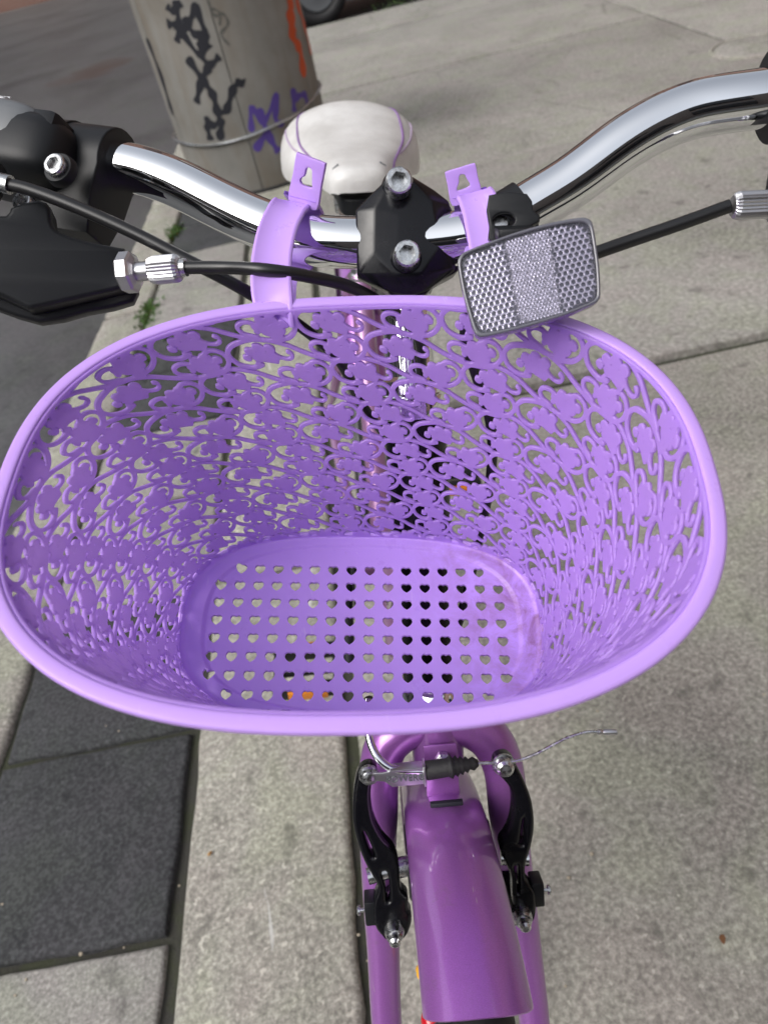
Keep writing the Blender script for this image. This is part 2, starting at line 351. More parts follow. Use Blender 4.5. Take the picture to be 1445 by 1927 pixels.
walk = bpy.data.objects.new('sidewalk', None); COL.objects.link(walk); BASE['sidewalk'] = np.zeros(3); tag(walk, 'grey concrete sidewalk of large slabs beside a paved kerb band', kind='structure')
def slab(name, p0, p1, q0, q1, mt, parent, top=0.0, bev=0.006, wob=0.004, th=0.07, sub=True):
    """one stone with slightly irregular, worn edges"""
    bm = bmesh.new()
    np_, nq = (max(2, int((p1 - p0) / 0.05)), max(2, int((q1 - q0) / 0.05))) if sub else (1, 1)
    np_, nq = min(np_, 12), min(nq, 24); loop = []
    for i in range(np_): loop.append((p0 + (p1 - p0) * i / np_, q0))
    for i in range(nq): loop.append((p1, q0 + (q1 - q0) * i / nq))
    for i in range(np_): loop.append((p1 - (p1 - p0) * i / np_, q1))
    for i in range(nq): loop.append((p0, q1 - (q1 - q0) * i / nq))
    loop = [(a + random.uniform(-wob, wob) * 0.6, b + random.uniform(-wob, wob) * 0.6) for a, b in loop]
    n = len(loop); cp, cq = (p0 + p1) / 2, (q0 + q1) / 2
    def ring(d, z): return [G(a + math.copysign(min(d, abs(a - cp)), cp - a), b + math.copysign(min(d, abs(b - cq)), cq - b), z) for a, b in loop]
    vs = ring(0, top - th) + ring(0, top - bev) + ring(bev * 0.35, top - bev * 0.3) + ring(bev * 1.2, top)
    f = []
    for k in range(3):
        for i in range(n): i2 = (i + 1) % n; f.append([k * n + i, k * n + i2, (k + 1) * n + i2, (k + 1) * n + i])
    f.append(list(range(3 * n, 4 * n)))
    bm.free()
    return mesh(name, (vs, f), mt, parent, sharp=60)
JP = [-0.178, 2.085, 4.3, 6.6]; JQ = [-2.2, -0.45, 1.475, 3.185, 5.24, 7.15, 8.2]
for i in range(3):
    for j in range(6):
        gp = 0.006 if j < 3 else 0.010
        slab('concrete_slab', JP[i] + gp, JP[i + 1] - gp, JQ[j] + gp, JQ[j + 1] - (0.016 if j == 1 else gp), 'side' if j < 2 else 'side_far', walk,
             top=random.uniform(-0.003, 0.002) + (0.012 if j == 2 and i == 0 else 0))
q = -2.0
while q < 8:
    L = 0.92 if q > 1.4 or q < -1 else 1.2
    slab('kerb_stone', -0.440, -0.195, q, q + L - 0.012, 'kerb', walk, top=0.004, bev=0.010, wob=0.006); q += L
q = -2.3
while q < 8:
    slab('kerb_stone', -0.975, -0.805, q, q + 1.18, 'kerb', walk, top=0.004, bev=0.012, wob=0.006); q += 1.2
q, k = 0.371 - 0.325 * 8, 0
while q < 8:
    dark = (k // 2) % 2 == 0
    slab('dark_granite_paver' if dark else 'light_paver', -0.792, -0.460, q + 0.006, q + 0.319, 'granite' if dark else 'paver', walk, top=random.uniform(-0.003, 0.003), bev=0.006, wob=0.005)
    q += 0.325; k += 1
# round cover set into the slab corner
cv = G(2.13, 3.98, 0)
mesh('utility_cover', join([lathe(cv + V((0, 0, -0.02)), (0, 0, 1), [(0, 0.20), (0.024, 0.20), (0.027, 0.19)], 40)]), 'side_far', walk)
mesh('cover_ring', tube([cv + V((0.215 * math.cos(a), 0.215 * math.sin(a), -0.001)) for a in np.linspace(0, 2 * math.pi, 48, endpoint=False)], 0.010, 8, closed=True), 'side', walk)
# painted line on the road
quad_sheet('road_marking', [(-7.4, 14.4, -0.074), (-4.6, 15.2, -0.074), (-4.6, 15.4, -0.074), (-7.4, 14.6, -0.074)], 'line')

# weeds in the joint beside the outer kerb and pebbles caught in the gaps
def weeds(spots):
    vs, fs = [], []
    for (p, q, n, sp, h) in spots:
        for _ in range(n):
            b = G(p + random.gauss(0, sp * 0.35), q + random.gauss(0, sp), -0.014); a = random.uniform(0, 6.28); l = random.uniform(0.4, 1) * h; w = random.uniform(0.004, 0.010)
            d = V((math.cos(a), math.sin(a), 0)); s = V((-d[1], d[0], 0)); lean = random.uniform(0.2, 0.9)
            k = len(vs); m1 = b + V((0, 0, l * 0.6)) + d * l * lean * 0.4; e = b + V((0, 0, l * random.uniform(0.6, 1.0))) + d * l * lean
            vs += [b - s * w * 0.4, b + s * w * 0.4, m1 + s * w, e, m1 - s * w]; fs.append([k, k + 1, k + 2, k + 3, k + 4])
    return vs, fs
tag(mesh('weeds', weeds([(-0.80, 2.45, 120, 0.06, 0.04), (-0.80, 2.85, 60, 0.05, 0.03), (-0.80, 3.25, 120, 0.05, 0.04), (-0.80, 3.75, 90, 0.06, 0.04), (-0.80, 2.1, 90, 0.10, 0.035), (-0.455, 2.3, 60, 0.2, 0.025), (0.9, 8.18, 160, 0.5, 0.03), (-0.80, 4.5, 60, 0.2, 0.03)]), 'weed', smooth=False),
    'small green weeds growing in the joint beside the outer kerb', 'weeds', kind='stuff')
def pebble(p, q, r, z=0.0):
    bm = bmesh.new(); bmesh.ops.create_icosphere(bm, subdivisions=1, radius=r)
    c = G(p, q, z + r * 0.35); v = [(c[0] + a.co.x * random.uniform(0.8, 1.3), c[1] + a.co.y * random.uniform(0.7, 1.2), c[2] + a.co.z * 0.6) for a in bm.verts]; bm.verts.index_update()
    f = [[q_.index for q_ in k_.verts] for k_ in bm.faces]; bm.free(); return v, f
grit = [pebble(random.choice((-0.187, -0.455)) + random.gauss(0, 0.004), random.uniform(0.2, 1.3), random.uniform(0.0015, 0.004), -0.014) for _ in range(26)]
grit += [pebble(random.uniform(-0.9, 1.3), random.uniform(0.15, 1.6), random.uniform(0.0012, 0.0030), 0.001) for _ in range(110)]
tag(mesh('grit', join(grit), 'pebble'), 'fine pale grit and crumbs lying on the paving and in its joints', 'grit', kind='stuff')

M['leaf'] = mat('dry_leaf', (0.17, 0.075, 0.03), 0.8); M['leaf_pale'] = mat('pale_dry_leaf', (0.46, 0.27, 0.11), 0.8)
def scrap(x, y, L, rot, mt, label):
    vs = []
    for t_ in range(9):
        a = 2 * math.pi * t_ / 9; k_ = random.uniform(0.6, 1.0); px, py = L * 0.5 * k_ * math.cos(a), L * 0.28 * k_ * math.sin(a)
        vs.append((x + px * math.cos(rot) - py * math.sin(rot), y + px * math.sin(rot) + py * math.cos(rot), 0.007 + random.uniform(0, 0.004)))
    vs.append((x, y, 0.010)); f = [[i, (i + 1) % 9, 9] for i in range(9)]
    vs += [(a, b, c - 0.0012) for a, b, c in vs[:9]]; f += [[(i + 1) % 9, i, 10 + i, 10 + (i + 1) % 9] for i in range(9)] + [[10 + i for i in range(9)][::-1]]
    tag(mesh('leaf_scrap', (vs, f), mt, at_base=True), label, 'leaf')
scrap(0.262, 0.240, 0.014, 1.2, 'leaf', 'dark brown dry leaf scrap on the concrete beside the right fork blade')
scrap(-0.372, 0.500, 0.009, 0.8, 'leaf_pale', 'tiny orange leaf crumb on the pale kerb stone')

# ------------------------------------------------------------------ graffitied post
PC, PR = V((-0.15, 3.90, 0.0)), 0.36
post = thing('graffiti_post', PC, 'wide grey-brown metal-clad post with black, violet and orange graffiti standing on the sidewalk', 'post')
def cyl_pt(a, z, r): return PC + V((r * math.cos(R_(a)), r * math.sin(R_(a)), z))
PH = 1.25
for i in range(6):
    a0, a1 = -93 + 60 * i + 0.35, -93 + 60 * (i + 1) - 0.35; vs, f = [], []
    aa = np.linspace(a0, a1, 16)
    for z, r in ((0.0, PR - 0.006), (0.0, PR), (PH, PR), (PH, PR - 0.006)): vs += [cyl_pt(a, z, r) for a in aa]
    for k_ in range(3):
        for j in range(15): f.append([k_ * 16 + j, k_ * 16 + j + 1, (k_ + 1) * 16 + j + 1, (k_ + 1) * 16 + j])
    mesh('cladding_panel', (vs, f), 'post', post)
mesh('core', lathe(PC + V((0, 0, -0.02)), (0, 0, 1), [(0, PR - 0.007), (PH, PR - 0.007), (PH + 0.03, PR - 0.02), (PH + 0.05, 0.1)], 48), 'ink_grey', post)
mesh('base_skirt', lathe(PC + V((0, 0, -0.01)), (0, 0, 1), [(0, PR + 0.012), (0.022, PR + 0.012), (0.026, PR + 0.004), (0.026, PR - 0.004)], 64), 'rubber', post)
mesh('wire_band', tube(smooth_path([cyl_pt(a, z, PR + 0.007) for a, z in ((-180, 0.26), (-150, 0.243), (-122, 0.236), (-95, 0.244), (-71, 0.260), (-48, 0.275), (0, 0.31), (60, 0.32), (120, 0.30))], 8, True), 0.006, 8, closed=True), 'steel', post)
def ribbon(pts, w, taper=True):
    p = smooth_path([(a, z, 0) for a, z in pts], 8); vs, f = [], []; n_ = len(p)
    for i in range(n_):
        d = p[min(i + 1, n_ - 1)] - p[max(i - 1, 0)]; d = np.array([d[0] * PR * math.pi / 180, d[1]]); d /= max(np.linalg.norm(d), 1e-9)
        ww = w * (0.75 + 0.25 * math.sin(i * 0.9)) * (1 if 0 < i < n_ - 1 else 0.6)
        for s in (-1, 1): vs.append(cyl_pt(p[i][0] + s * ww * -d[1] / PR * 57.3, p[i][1] + s * ww * d[0], PR + 0.0012))
    for i in range(n_ - 1): f.append([2 * i, 2 * i + 1, 2 * i + 3, 2 * i + 2])
    return vs, f
def strokes(name, L, w, mt):
    mesh(name, join([ribbon(s, w * random.uniform(0.85, 1.15)) for s in L]), mt, post, smooth=False)
strokes('black_tag', [[(-113.4, .772), (-116, .70), (-122.2, .634)], [(-125.4, .702), (-119.2, .692), (-117.5, .661), (-109, .693), (-99.8, .746)], [(-111.3, .713), (-108, .652), (-100.6, .637), (-108.9, .58), (-117.1, .684)], [(-102, .749), (-100.3, .643)], [(-109.3, .593), (-104.1, .538), (-95.8, .559)], [(-118.1, .577), (-112.1, .49), (-108.3, .428), (-108.8, .356), (-109, .309), (-113.9, .25)], [(-104.5, .533), (-114.1, .479), (-122.5, .406)], [(-108.4, .362), (-102.1, .362), (-93.5, .431), (-87.7, .451), (-84.7, .441)], [(-120.7, .254), (-120.3, .303), (-118.1, .336), (-114.1, .313), (-106.3, .333)], [(-104, .66), (-106, .61), (-104, .58)], [(-101, .65), (-105, .60)], [(-107, .60), (-103, .62), (-101, .59)], [(-121, .76), (-118, .74), (-110, .76)]], 0.0195, 'ink')
strokes('edge_strip', [[(-154, .66), (-152, .528), (-155, .387), (-156, .36)]], 0.02, 'ink')  # black strip down the left edge of the post
strokes('grey_scribble', [[(-93, .749), (-91.5, .696), (-86, .694), (-84.6, .658), (-90.7, .631), (-87.5, .585)], [(-92, .72), (-88, .70), (-90, .66)]], 0.005, 'ink_grey')
strokes('orange_tag', [[(-29, .75), (-31, .66), (-36.3, .612), (-37.8, .542), (-33.3, .482), (-36.1, .384)], [(-33, .74), (-33.5, .62), (-36, .56)], [(-20, .75), (-19.7, .642), (-14, .55), (-12, .44)]], 0.024, 'ink_orange')
strokes('violet_tag', [[(-89.3, .257), (-84.8, .346), (-79.3, .283), (-64.5, .365), (-70.3, .281), (-65.4, .244)], [(-80.2, .339), (-78.4, .226), (-74.4, .147)], [(-90.7, .181), (-77.1, .251)], [(-50.1, .366), (-54.4, .279)], [(-51.5, .328), (-40.7, .322), (-39.5, .279)]], 0.017, 'ink_violet')

# ------------------------------------------------------------------ buildings out of view (they show in the chrome)
def building(name, x, y0, y1, h, face, mt, label):
    b = thing(name, (x, (y0 + y1) / 2, -0.08), label, 'building')
    dx = -face * 4.0
    mesh('wall', rbox((x + dx / 2, (y0 + y1) / 2, h / 2 - 0.08), (1, 0, 0), (0, 1, 0), (0, 0, 1), abs(dx), y1 - y0, h, 0), mt, b, smooth=False)
    mesh('cornice', rbox((x + face * 0.12, (y0 + y1) / 2, h - 0.3), (1, 0, 0), (0, 1, 0), (0, 0, 1), 0.3, y1 - y0 + 0.2, 0.35, 0.02), 'stone', b)
    y = y0 + 1.3
    while y < y1 - 1:
        for z in (1.6, 4.8, 8.0, 11.0):
            if z + 1.2 > h: continue
            w = mesh('window', rbox((x + face * 0.03, y, z), (1, 0, 0), (0, 1, 0), (0, 0, 1), 0.08, 1.25, 1.9, 0.01), 'stone', b)
            mesh('pane', rbox((x + face * 0.06, y, z), (1, 0, 0), (0, 1, 0), (0, 0, 1), 0.06, 1.08, 1.7, 0.005), 'glass', w)
        y += 2.4
building('brick_building', 3.9, -7, 7.6, 5.2, -1, 'brick', 'brown brick building with pale cornice along the inner side of the sidewalk')
building('row_building', -12.0, -9, 14, 8.5, 1, 'brick2', 'dark grey brick row building across the road')

eb = thing('end_building', (3, 27, -0.08), 'brown brick building across the side street beyond the saddle', 'building')
mesh('wall', rbox((3, 29, 9.4), (1, 0, 0), (0, 1, 0), (0, 0, 1), 34, 4, 19, 0), 'brick', eb, smooth=False)
for _x in (-12, -8, -4, 0, 4, 8, 12, 16):
    for _z in (3, 7.4, 11.8, 16): mesh('window', rbox((_x, 26.97, _z), (1, 0, 0), (0, 1, 0), (0, 0, 1), 2.0, 0.08, 2.6, 0.01), 'stone' if (_x + int(_z)) % 3 == 0 else 'glass', eb)
bb = thing('added_building', (0, -8, -0.08), 'dark brick building added out of view to darken the chrome reflections', 'building')  # added unseen behind the camera, for a dark band in the chrome
mesh('wall', rbox((-2, -10, 2.9), (1, 0, 0), (0, 1, 0), (0, 0, 1), 13, 4, 6, 0), 'brick2', bb, smooth=False)
for _x in (-7, -4.5, -2, 0.5, 3):
    for _z in (1.7, 4.5): mesh('window', rbox((_x, -7.97, _z), (1, 0, 0), (0, 1, 0), (0, 0, 1), 1.3, 0.08, 2.0, 0.01), 'glass', bb)

# ------------------------------------------------------------------ parked car at the end of the sidewalk
car = thing('parked_car', (1.85, 9.45, -0.08), 'dark parked car whose front wheel shows beside the graffitied post', 'car')
prof = [(-720, 300), (-700, 560), (-640, 700), (-200, 790), (250, 1220), (500, 1290), (1500, 1290), (1950, 1230), (2450, 880), (3080, 800), (3160, 560), (3140, 300), (2900, 250), (2830, 430), (2640, 600), (2440, 430), (2360, 250), (360, 250), (290, 430), (90, 600), (-110, 430), (-190, 250)]
mesh('body', plate((0.55, 9.45, -0.08), (1, 0, 0), (0, 0, 1), [prof], 0.78, 0.05, 3, 3), 'carpaint', car)
for s, yy in ((-1, 8.665), (1, 10.235)):
    for wx in ([(300, 850), (560, 1210), (1080, 1230), (1080, 850)], [(1160, 850), (1160, 1230), (1850, 1190), (2200, 880)]):
        mesh('side_window', plate((0.55, yy, -0.08), (1, 0, 0), (0, 0, 1), [wx], 0.006, 0.002, 1), 'glass', car)
    for cx in (0.64, 3.19):
        c = V((cx, 9.45 + s * 0.72, 0.235)); w = mesh('wheel', tube([c + V((0.25 * math.cos(a), 0, 0.25 * math.sin(a))) for a in np.linspace(0, 2 * math.pi, 36, endpoint=False)], 0.068, 12, closed=True), 'rubber', car)
        mesh('rim', lathe(c + V((0, s * 0.03, 0)), (0, s, 0), [(-0.05, 0.19), (0.0, 0.195), (0.02, 0.18), (0.01, 0.08), (0.025, 0.05), (0.028, 0.01)], 28), 'grey', w)

# ------------------------------------------------------------------ bicycle: steering frame S (x lateral, y to the rear, z up the steering axis)
RS = np.array([[0.98531, 0.00965, 0.17051], [-0.10110, 0.83763, 0.53680], [-0.13765, -0.54615, 0.82630]])
OS = np.array([-0.06293, 0.07361, 0.28113])
def S(x, y, z): return OS + RS @ (V((x, y, z)) * 0.001)          # millimetres in
SX, SY, SZ = RS[:, 0], RS[:, 1], RS[:, 2]
bike = thing('bicycle', S(0, -40, 0) * V((1, 1, 0)), 'purple bicycle with chrome handlebar and white saddle, leaning on the paved sidewalk', 'bicycle')
def B(name, vf, mt, parent=None, **k): return mesh(name, vf, mt, parent or bike, **k)
def hexbolt(name, c, ax, r, h, parent, mt='steel', socket=True, ballh=0.3):
    """socket-head bolt with a real hex recess"""
    c, ax = V(c), unit(ax); u = unit(np.cross(ax, (0.3, 0.9, 0.2))); w = np.cross(ax, u); seg = 24; vs, f = [], []
    ang = np.linspace(0, 2 * np.pi, seg, endpoint=False)
    def ring(s, rr): return [c + ax * s + rr * (math.cos(a) * u + math.sin(a) * w) for a in ang]
    def hexr(s, rr):
        o = []
        for a in ang:
            k = rr / math.cos((a % (math.pi / 3)) - math.pi / 6); o.append(c + ax * s + k * (math.cos(a) * u + math.sin(a) * w))
        return o
    rings = [ring(0, r), ring(h * 0.75, r), ring(h * 0.93, r * 0.93), ring(h, r * 0.82)]
    rings += [hexr(h, r * 0.54), hexr(h * 0.38, r * 0.52)] if socket else [ring(h * 1.25, r * 0.6), ring(h * 1.45, r * 0.25)]
    vs = np.vstack(rings)
    for i in range(len(rings) - 1):
        for j in range(seg): j2 = (j + 1) % seg; f.append([i * seg + j, i * seg + j2, (i + 1) * seg + j2, (i + 1) * seg + j])
    f.append(list(range((len(rings) - 1) * seg, len(rings) * seg)))
    return B(name, (vs, f), mt, parent, sharp=18)

# handlebar
BAR = smooth_path([[-0.309, 0.5637, 0.97], [-0.2166, 0.5152, 0.9424], [-0.1481, 0.4822, 0.9262], [-0.0965, 0.4552, 0.9153], [-0.0743, 0.4376, 0.909], [-0.0581, 0.4232, 0.9018], [-0.0328, 0.3994, 0.8884], [-0.0078, 0.3816, 0.8774], [0.0131, 0.3729, 0.8721], [0.0473, 0.3642, 0.8668], [0.0719, 0.3586, 0.865], [0.0909, 0.3555, 0.866], [0.1112, 0.3567, 0.8719], [0.1338, 0.3574, 0.8787], [0.1619, 0.3598, 0.8905], [0.1879, 0.3588, 0.8969], [0.2066, 0.3541, 0.8976], [0.2263, 0.3493, 0.8968], [0.269, 0.3444, 0.8957], [0.3279, 0.3429, 0.894]], 6)
for _ in range(6): BAR[1:-1] = (BAR[:-2] + 2 * BAR[1:-1] + BAR[2:]) / 4
B('handlebar', tube(BAR, 0.0131, 40), 'chrome', sharp=0)
def bar_at(x):
    i = int(np.argmin(np.abs(BAR[:, 0] - x))); i = min(max(i, 1), len(BAR) - 2); return BAR[i], unit(BAR[i + 1] - BAR[i - 1])
B('grip', tube(BAR[BAR[:, 0] < -0.20], 0.0165, 24), 'rubber'); B('grip', tube(BAR[BAR[:, 0] > 0.255], 0.0165, 24), 'rubber')

# stem: front plate with two bolts, clamp body, quill
SC_ = S(-1.1, -72.1, 660.5)
STEM = [(-9.0, 27.4), (-16.3, 20.6), (-24.6, 13.9), (-24.8, 6.0), (-25.0, -2.3), (-26.3, -18.1), (-19.5, -19.2), (-14.8, -23.5), (-10.2, -28.1), (-2.1, -30.2), (5.5, -28.7), (11.6, -22.4), (20.7, -18.9), (21.7, -5.7), (21.0, 5.6), (19.7, 14.5), (13.3, 20.3), (6.8, 24.2), (2.8, 28.0), (-2.9, 30.4), (-6.7, 29.3)]
def stem_plate():
    """forged front plate: flat facets rising from the outline to a diamond between the bolts"""
    bm = bmesh.new()
    for (x, z) in STEM:
        for d in (0.0, 12.5): bm.verts.new((x * 1.07, z, d))
    for (x, z, d) in ((-8, 26, 16.0), (0, 27, 16.0), (-17, 12, 17.4), (12, 13, 17.4), (-5, 8, 18.4), (0, 8, 18.4), (-19, -8, 17.0), (15, -7, 17.0), (-9, -20, 17.6), (4, -20, 17.6), (-5, -27, 15.5), (1, -27, 15.5)): bm.verts.new((x, z, d))
    h = bmesh.ops.convex_hull(bm, input=bm.verts[:])
    bmesh.ops.delete(bm, geom=[v for v in bm.verts if not v.link_faces], context='VERTS')
    bmesh.ops.dissolve_limit(bm, angle_limit=R_(7), verts=bm.verts[:], edges=bm.edges[:])
    bmesh.ops.bevel(bm, geom=bm.edges[:], offset=2.4, segments=5, profile=0.5, affect='EDGES', clamp_overlap=True)
    bm.verts.index_update()
    v = [SC_ + SX * p.co.x * 1e-3 + SZ * p.co.y * 1e-3 - SY * p.co.z * 1e-3 for p in bm.verts]; f = [[q.index for q in k.verts] for k in bm.faces]; bm.free(); return v, f
stem = B('stem', join([tube(smooth_path([S(0, 0, 655), S(-0.5, -28, 658), S(-1, -58, 660)], 6), [0.020, 0.018, 0.0175], 24),
                       lathe(SC_ - SX * 0.023, SX, [(0, 0.0136), (0.001, 0.0152), (0.045, 0.0152), (0.046, 0.0136)], 36)]), 'gloss')
B('front_plate', stem_plate(), 'gloss', stem, sharp=50)
B('clamp_lip', plate(S(-3, -74, 639), SX, SZ, [[(-24, 4), (-14, -2), (-8, -8), (6, -9), (14, -3), (25, 2), (25, 5), (12, 2), (6, -4), (-7, -3), (-14, 4), (-24, 8)]], 0.009, 0.0012), 'gloss', stem)
for bx, bz, by in ((-4.3, 22.3, 16.0), (-3.0, -12.2, 18.0)):
    b_ = hexbolt('bolt', SC_ + SX * bx * 1e-3 + SZ * bz * 1e-3 - SY * by * 1e-3, -SY, 0.0068, 0.0105, stem)
    B('boss', lathe(SC_ + SX * bx * 1e-3 + SZ * bz * 1e-3 - SY * (by - 5) * 1e-3, -SY, [(0, 0.0085), (0.004, 0.0082), (0.0058, 0.0072), (0.006, 0.002)], 28), 'gloss', stem)
B('quill', tube([S(0, 0, 560), S(0, 0, 655)], 0.0155, 32), 'chrome')
B('stem_cap', lathe(S(0, 0, 648), SZ, [(0, 0.021), (0.02, 0.0205), (0.026, 0.016), (0.028, 0.006)], 28), 'gloss')
B('headset_cup', join([lathe(S(0, 0, 566), SZ, [(0, 0.0205), (0.008, 0.0235), (0.014, 0.0235), (0.016, 0.020), (0.024, 0.020), (0.027, 0.0165)], 32)]), 'chrome')
B('headset_cup', join([lathe(S(0, 0, 372), SZ, [(0, 0.0185), (0.002, 0.0235), (0.014, 0.0235), (0.02, 0.020)], 32)]), 'chrome')
# fork
def blade(pts): return smooth_path([S(x, y, z) for x, y, z in pts], 6)
fl = [(-8, 0, 362), (-24, 0, 356), (-36, 0, 344), (-42, 0, 323), (-44.2, 0, 296), (-46.9, 0, 268), (-48.6, 0, 227), (-49.7, 0, 185), (-51.5, -3, 142), (-52, -12, 85), (-52, -25, 40), (-52, -40, 0)]
fr_ = [(6.7, 0, 361), (25.5, 0, 354), (38.5, 0, 340), (44.8, 0, 318), (45.6, 0, 287.4), (47.5, 0, 258.7), (50.3, 0, 217), (53.1, 0, 174), (55.5, -3, 130), (55, -12, 85), (54, -25, 40), (53, -40, 0)]
fork = B('fork', tube([S(0, 0, 326), S(0, 0, 374)], [0.0175, 0.019], 24), 'purple')
for pts in (fl, fr_): B('fork_blade', tube(blade(pts), [0.0165, 0.0150, 0.0135, 0.0125, 0.0115, 0.0105, 0.0085], 24), 'purple', fork, sharp=0)

# front wheel
def wheel(c, lat, fwd, up, parent):
    c = V(c); aa = np.linspace(0, 2 * math.pi, 96, endpoint=False)
    def ringp(r, k=1): return [c + r * (math.cos(a) * fwd + math.sin(a) * up) for a in aa]
    w = B('wheel', lathe(c - lat * 0.032, lat, [(0, 0.006), (0.002, 0.017), (0.006, 0.019), (0.01, 0.013), (0.054, 0.013), (0.058, 0.019), (0.062, 0.017), (0.064, 0.006)], 24), 'alloy', parent)
    B('tyre', tube(ringp(0.2815), 0.0195, 20, closed=True), 'rubber', w)
    kn = []
    for i in range(110):
        a = 2 * math.pi * i / 110; d = math.cos(a) * fwd + math.sin(a) * up; tt = -math.sin(a) * fwd + math.cos(a) * up
        for s in ((-0.011, 0.0) if i % 2 else (0.011,)): kn.append(rbox(c + d * (0.2995 - abs(s) * 0.35) + lat * s, tt, lat, d, 0.010, 0.010, 0.005, 0))
    tag(B('tread', join(kn), 'rubber', w, smooth=False), kind='stuff')
    vs, f = [], []
    for r, l in ((0.262, -0.011), (0.262, 0.011), (0.252, 0.012), (0.244, 0.006), (0.244, -0.006), (0.252, -0.012)): vs += [p + lat * l for p in ringp(r)]
    for k_ in range(6):
        for i in range(96): i2 = (i + 1) % 96; l2 = (k_ + 1) % 6; f.append([k_ * 96 + i, k_ * 96 + i2, l2 * 96 + i2, l2 * 96 + i])
    B('rim', (vs, f), 'alloy', w)
    for i in range(28):
        a = 2 * math.pi * i / 28; s = 1 if i % 2 else -1; a2 = a + (0.9 if (i // 2) % 2 else -0.9)
        d = math.cos(a) * fwd + math.sin(a) * up; d2 = math.cos(a2) * fwd + math.sin(a2) * up
        B('spoke', tube([c + d2 * 0.018 + lat * s * 0.028, c + d * 0.246], 0.001, 6), 'steel', w)
    return w
AX = S(0, -40, 0)
fw = wheel(AX, SX, -SY, SZ, bike)
B('spoke_bead', lathe(V((-0.0470, 0.1180, 0.5130)) - unit((0.2, 0.5, 0.8)) * 0.008, (0.2, 0.5, 0.8), [(0, 0.001), (0.001, 0.004), (0.003, 0.0062), (0.006, 0.0070), (0.009, 0.0062), (0.011, 0.004), (0.012, 0.001)], 20), 'red', fw)
B('spoke_bead', lathe((-0.0555, 0.1611, 0.4370), (0.2, 0.3, 0.9), [(0, 0.001), (0.001, 0.0045), (0.003, 0.0025), (0.006, 0.005), (0.009, 0.0035), (0.010, 0.001)], 16), 'yellow', fw)
B('valve_stem', tube([S(-24, -130, 232), S(-20, -142, 262)], 0.0028, 10), 'steel', fw)

# front mudguard
def guard(c, fwd, up, lat, R, a0, a1, w0, drop, n=70, tip=0.035):
    vs, f = [], []; th = np.linspace(-1, 1, 25); m_ = len(th)
    for i in range(n):
        t_ = i / (n - 1)
        for sh in (0.0, -0.0012):
            for k_ in th:
                x = w0 * math.sin(k_ * 1.45) / math.sin(1.45); rr = R + sh - drop * (1 - math.cos(k_ * 1.45)) / (1 - math.cos(1.45))
                e = a1 - tip * abs(k_) ** 2.2; a = a0 + (e - a0) * t_
                vs.append(V(c) + lat * x + rr * (math.sin(a) * fwd + math.cos(a) * up))
    def id_(i, s, k_): return (i * 2 + s) * m_ + k_
    for i in range(n - 1):
        for k_ in range(m_ - 1):
            f.append([id_(i, 0, k_), id_(i, 0, k_ + 1), id_(i + 1, 0, k_ + 1), id_(i + 1, 0, k_)]); f.append([id_(i, 1, k_), id_(i + 1, 1, k_), id_(i + 1, 1, k_ + 1), id_(i, 1, k_ + 1)])
        for k_ in (0, m_ - 1): f.append([id_(i, 0, k_), id_(i, 1, k_), id_(i + 1, 1, k_), id_(i + 1, 0, k_)][::1 if k_ else -1])
    for k_ in range(m_ - 1): f.append([id_(n - 1, 0, k_), id_(n - 1, 0, k_ + 1), id_(n - 1, 1, k_ + 1), id_(n - 1, 1, k_)])
    return vs, f
gd = B('front_mudguard', guard(AX, -SY, SZ, SX, 0.320, -1.25, 0.418, 0.0272, 0.018), 'purple', sharp=50)
B('mount_bracket', rbox(S(0, -22, 336), SX, SY, SZ, 0.022, 0.0022, 0.036, 0.0008), 'purple', gd)
B('slot', rbox(S(0.5, -38, 321.6), SX, SY, SZ, 0.021, 0.004, 0.003, 0.0006), 'ink', gd)
B('mount_bolt', lathe(S(1, -24, 345), -SY, [(0, 0.0055), (0.004, 0.0055), (0.0055, 0.003)], 6), 'steel', gd, sharp=20)

# V-brake
ARM_L = [(-50.3, 353.7), (-53.5, 350.8), (-56.6, 342.8), (-59.0, 329.3), (-59.8, 316.6), (-58.4, 303.6), (-55.5, 291.4), (-51.8, 281.3), (-48.4, 273.8), (-48.3, 268.9), (-51.5, 260.4), (-52.4, 250.4), (-51.1, 241.4), (-46.1, 234.1), (-40.2, 231.1), (-32.9, 233.9), (-28.8, 241.4), (-27.7, 249.1), (-29.4, 253.7), (-29.0, 261.4), (-31.1, 264.9), (-33.4, 269.6), (-33.1, 283.8), (-35.3, 294.9), (-42.4, 305.3), (-46.8, 318.5), (-47.4, 331.4), (-45.9, 341.7), (-42.1, 348.7), (-43.0, 353.0), (-46.3, 354.5)]
ARM_LS = [[(-55.4, 310.8), (-53.7, 310.9), (-46.5, 292.2), (-48.1, 290.9), (-50.4, 292.6)], [(-45.7, 283.4), (-41.2, 283.5), (-39.3, 275.7), (-39.8, 262.5), (-40.6, 258.2), (-43.6, 258.5), (-43.2, 267.3), (-44.7, 276.2)]]
ARM_R = [(32.8, 351.1), (38.8, 353.2), (43.6, 350.6), (46.7, 343.5), (50.6, 333.7), (54.0, 321.7), (55.1, 309.8), (54.4, 299.1), (51.9, 288.6), (48.3, 278.0), (47.6, 269.3), (50.1, 263.5), (53.3, 256.6), (53.6, 247.6), (52.0, 238.8), (48.1, 233.6), (41.6, 235.4), (38.8, 244.6), (38.5, 254.7), (38.7, 268.0), (36.2, 277.0), (32.7, 287.2), (32.6, 293.7), (37.5, 300.8), (41.0, 310.1), (42.2, 322.8), (40.6, 331.5), (36.1, 338.2), (31.4, 343.9)]
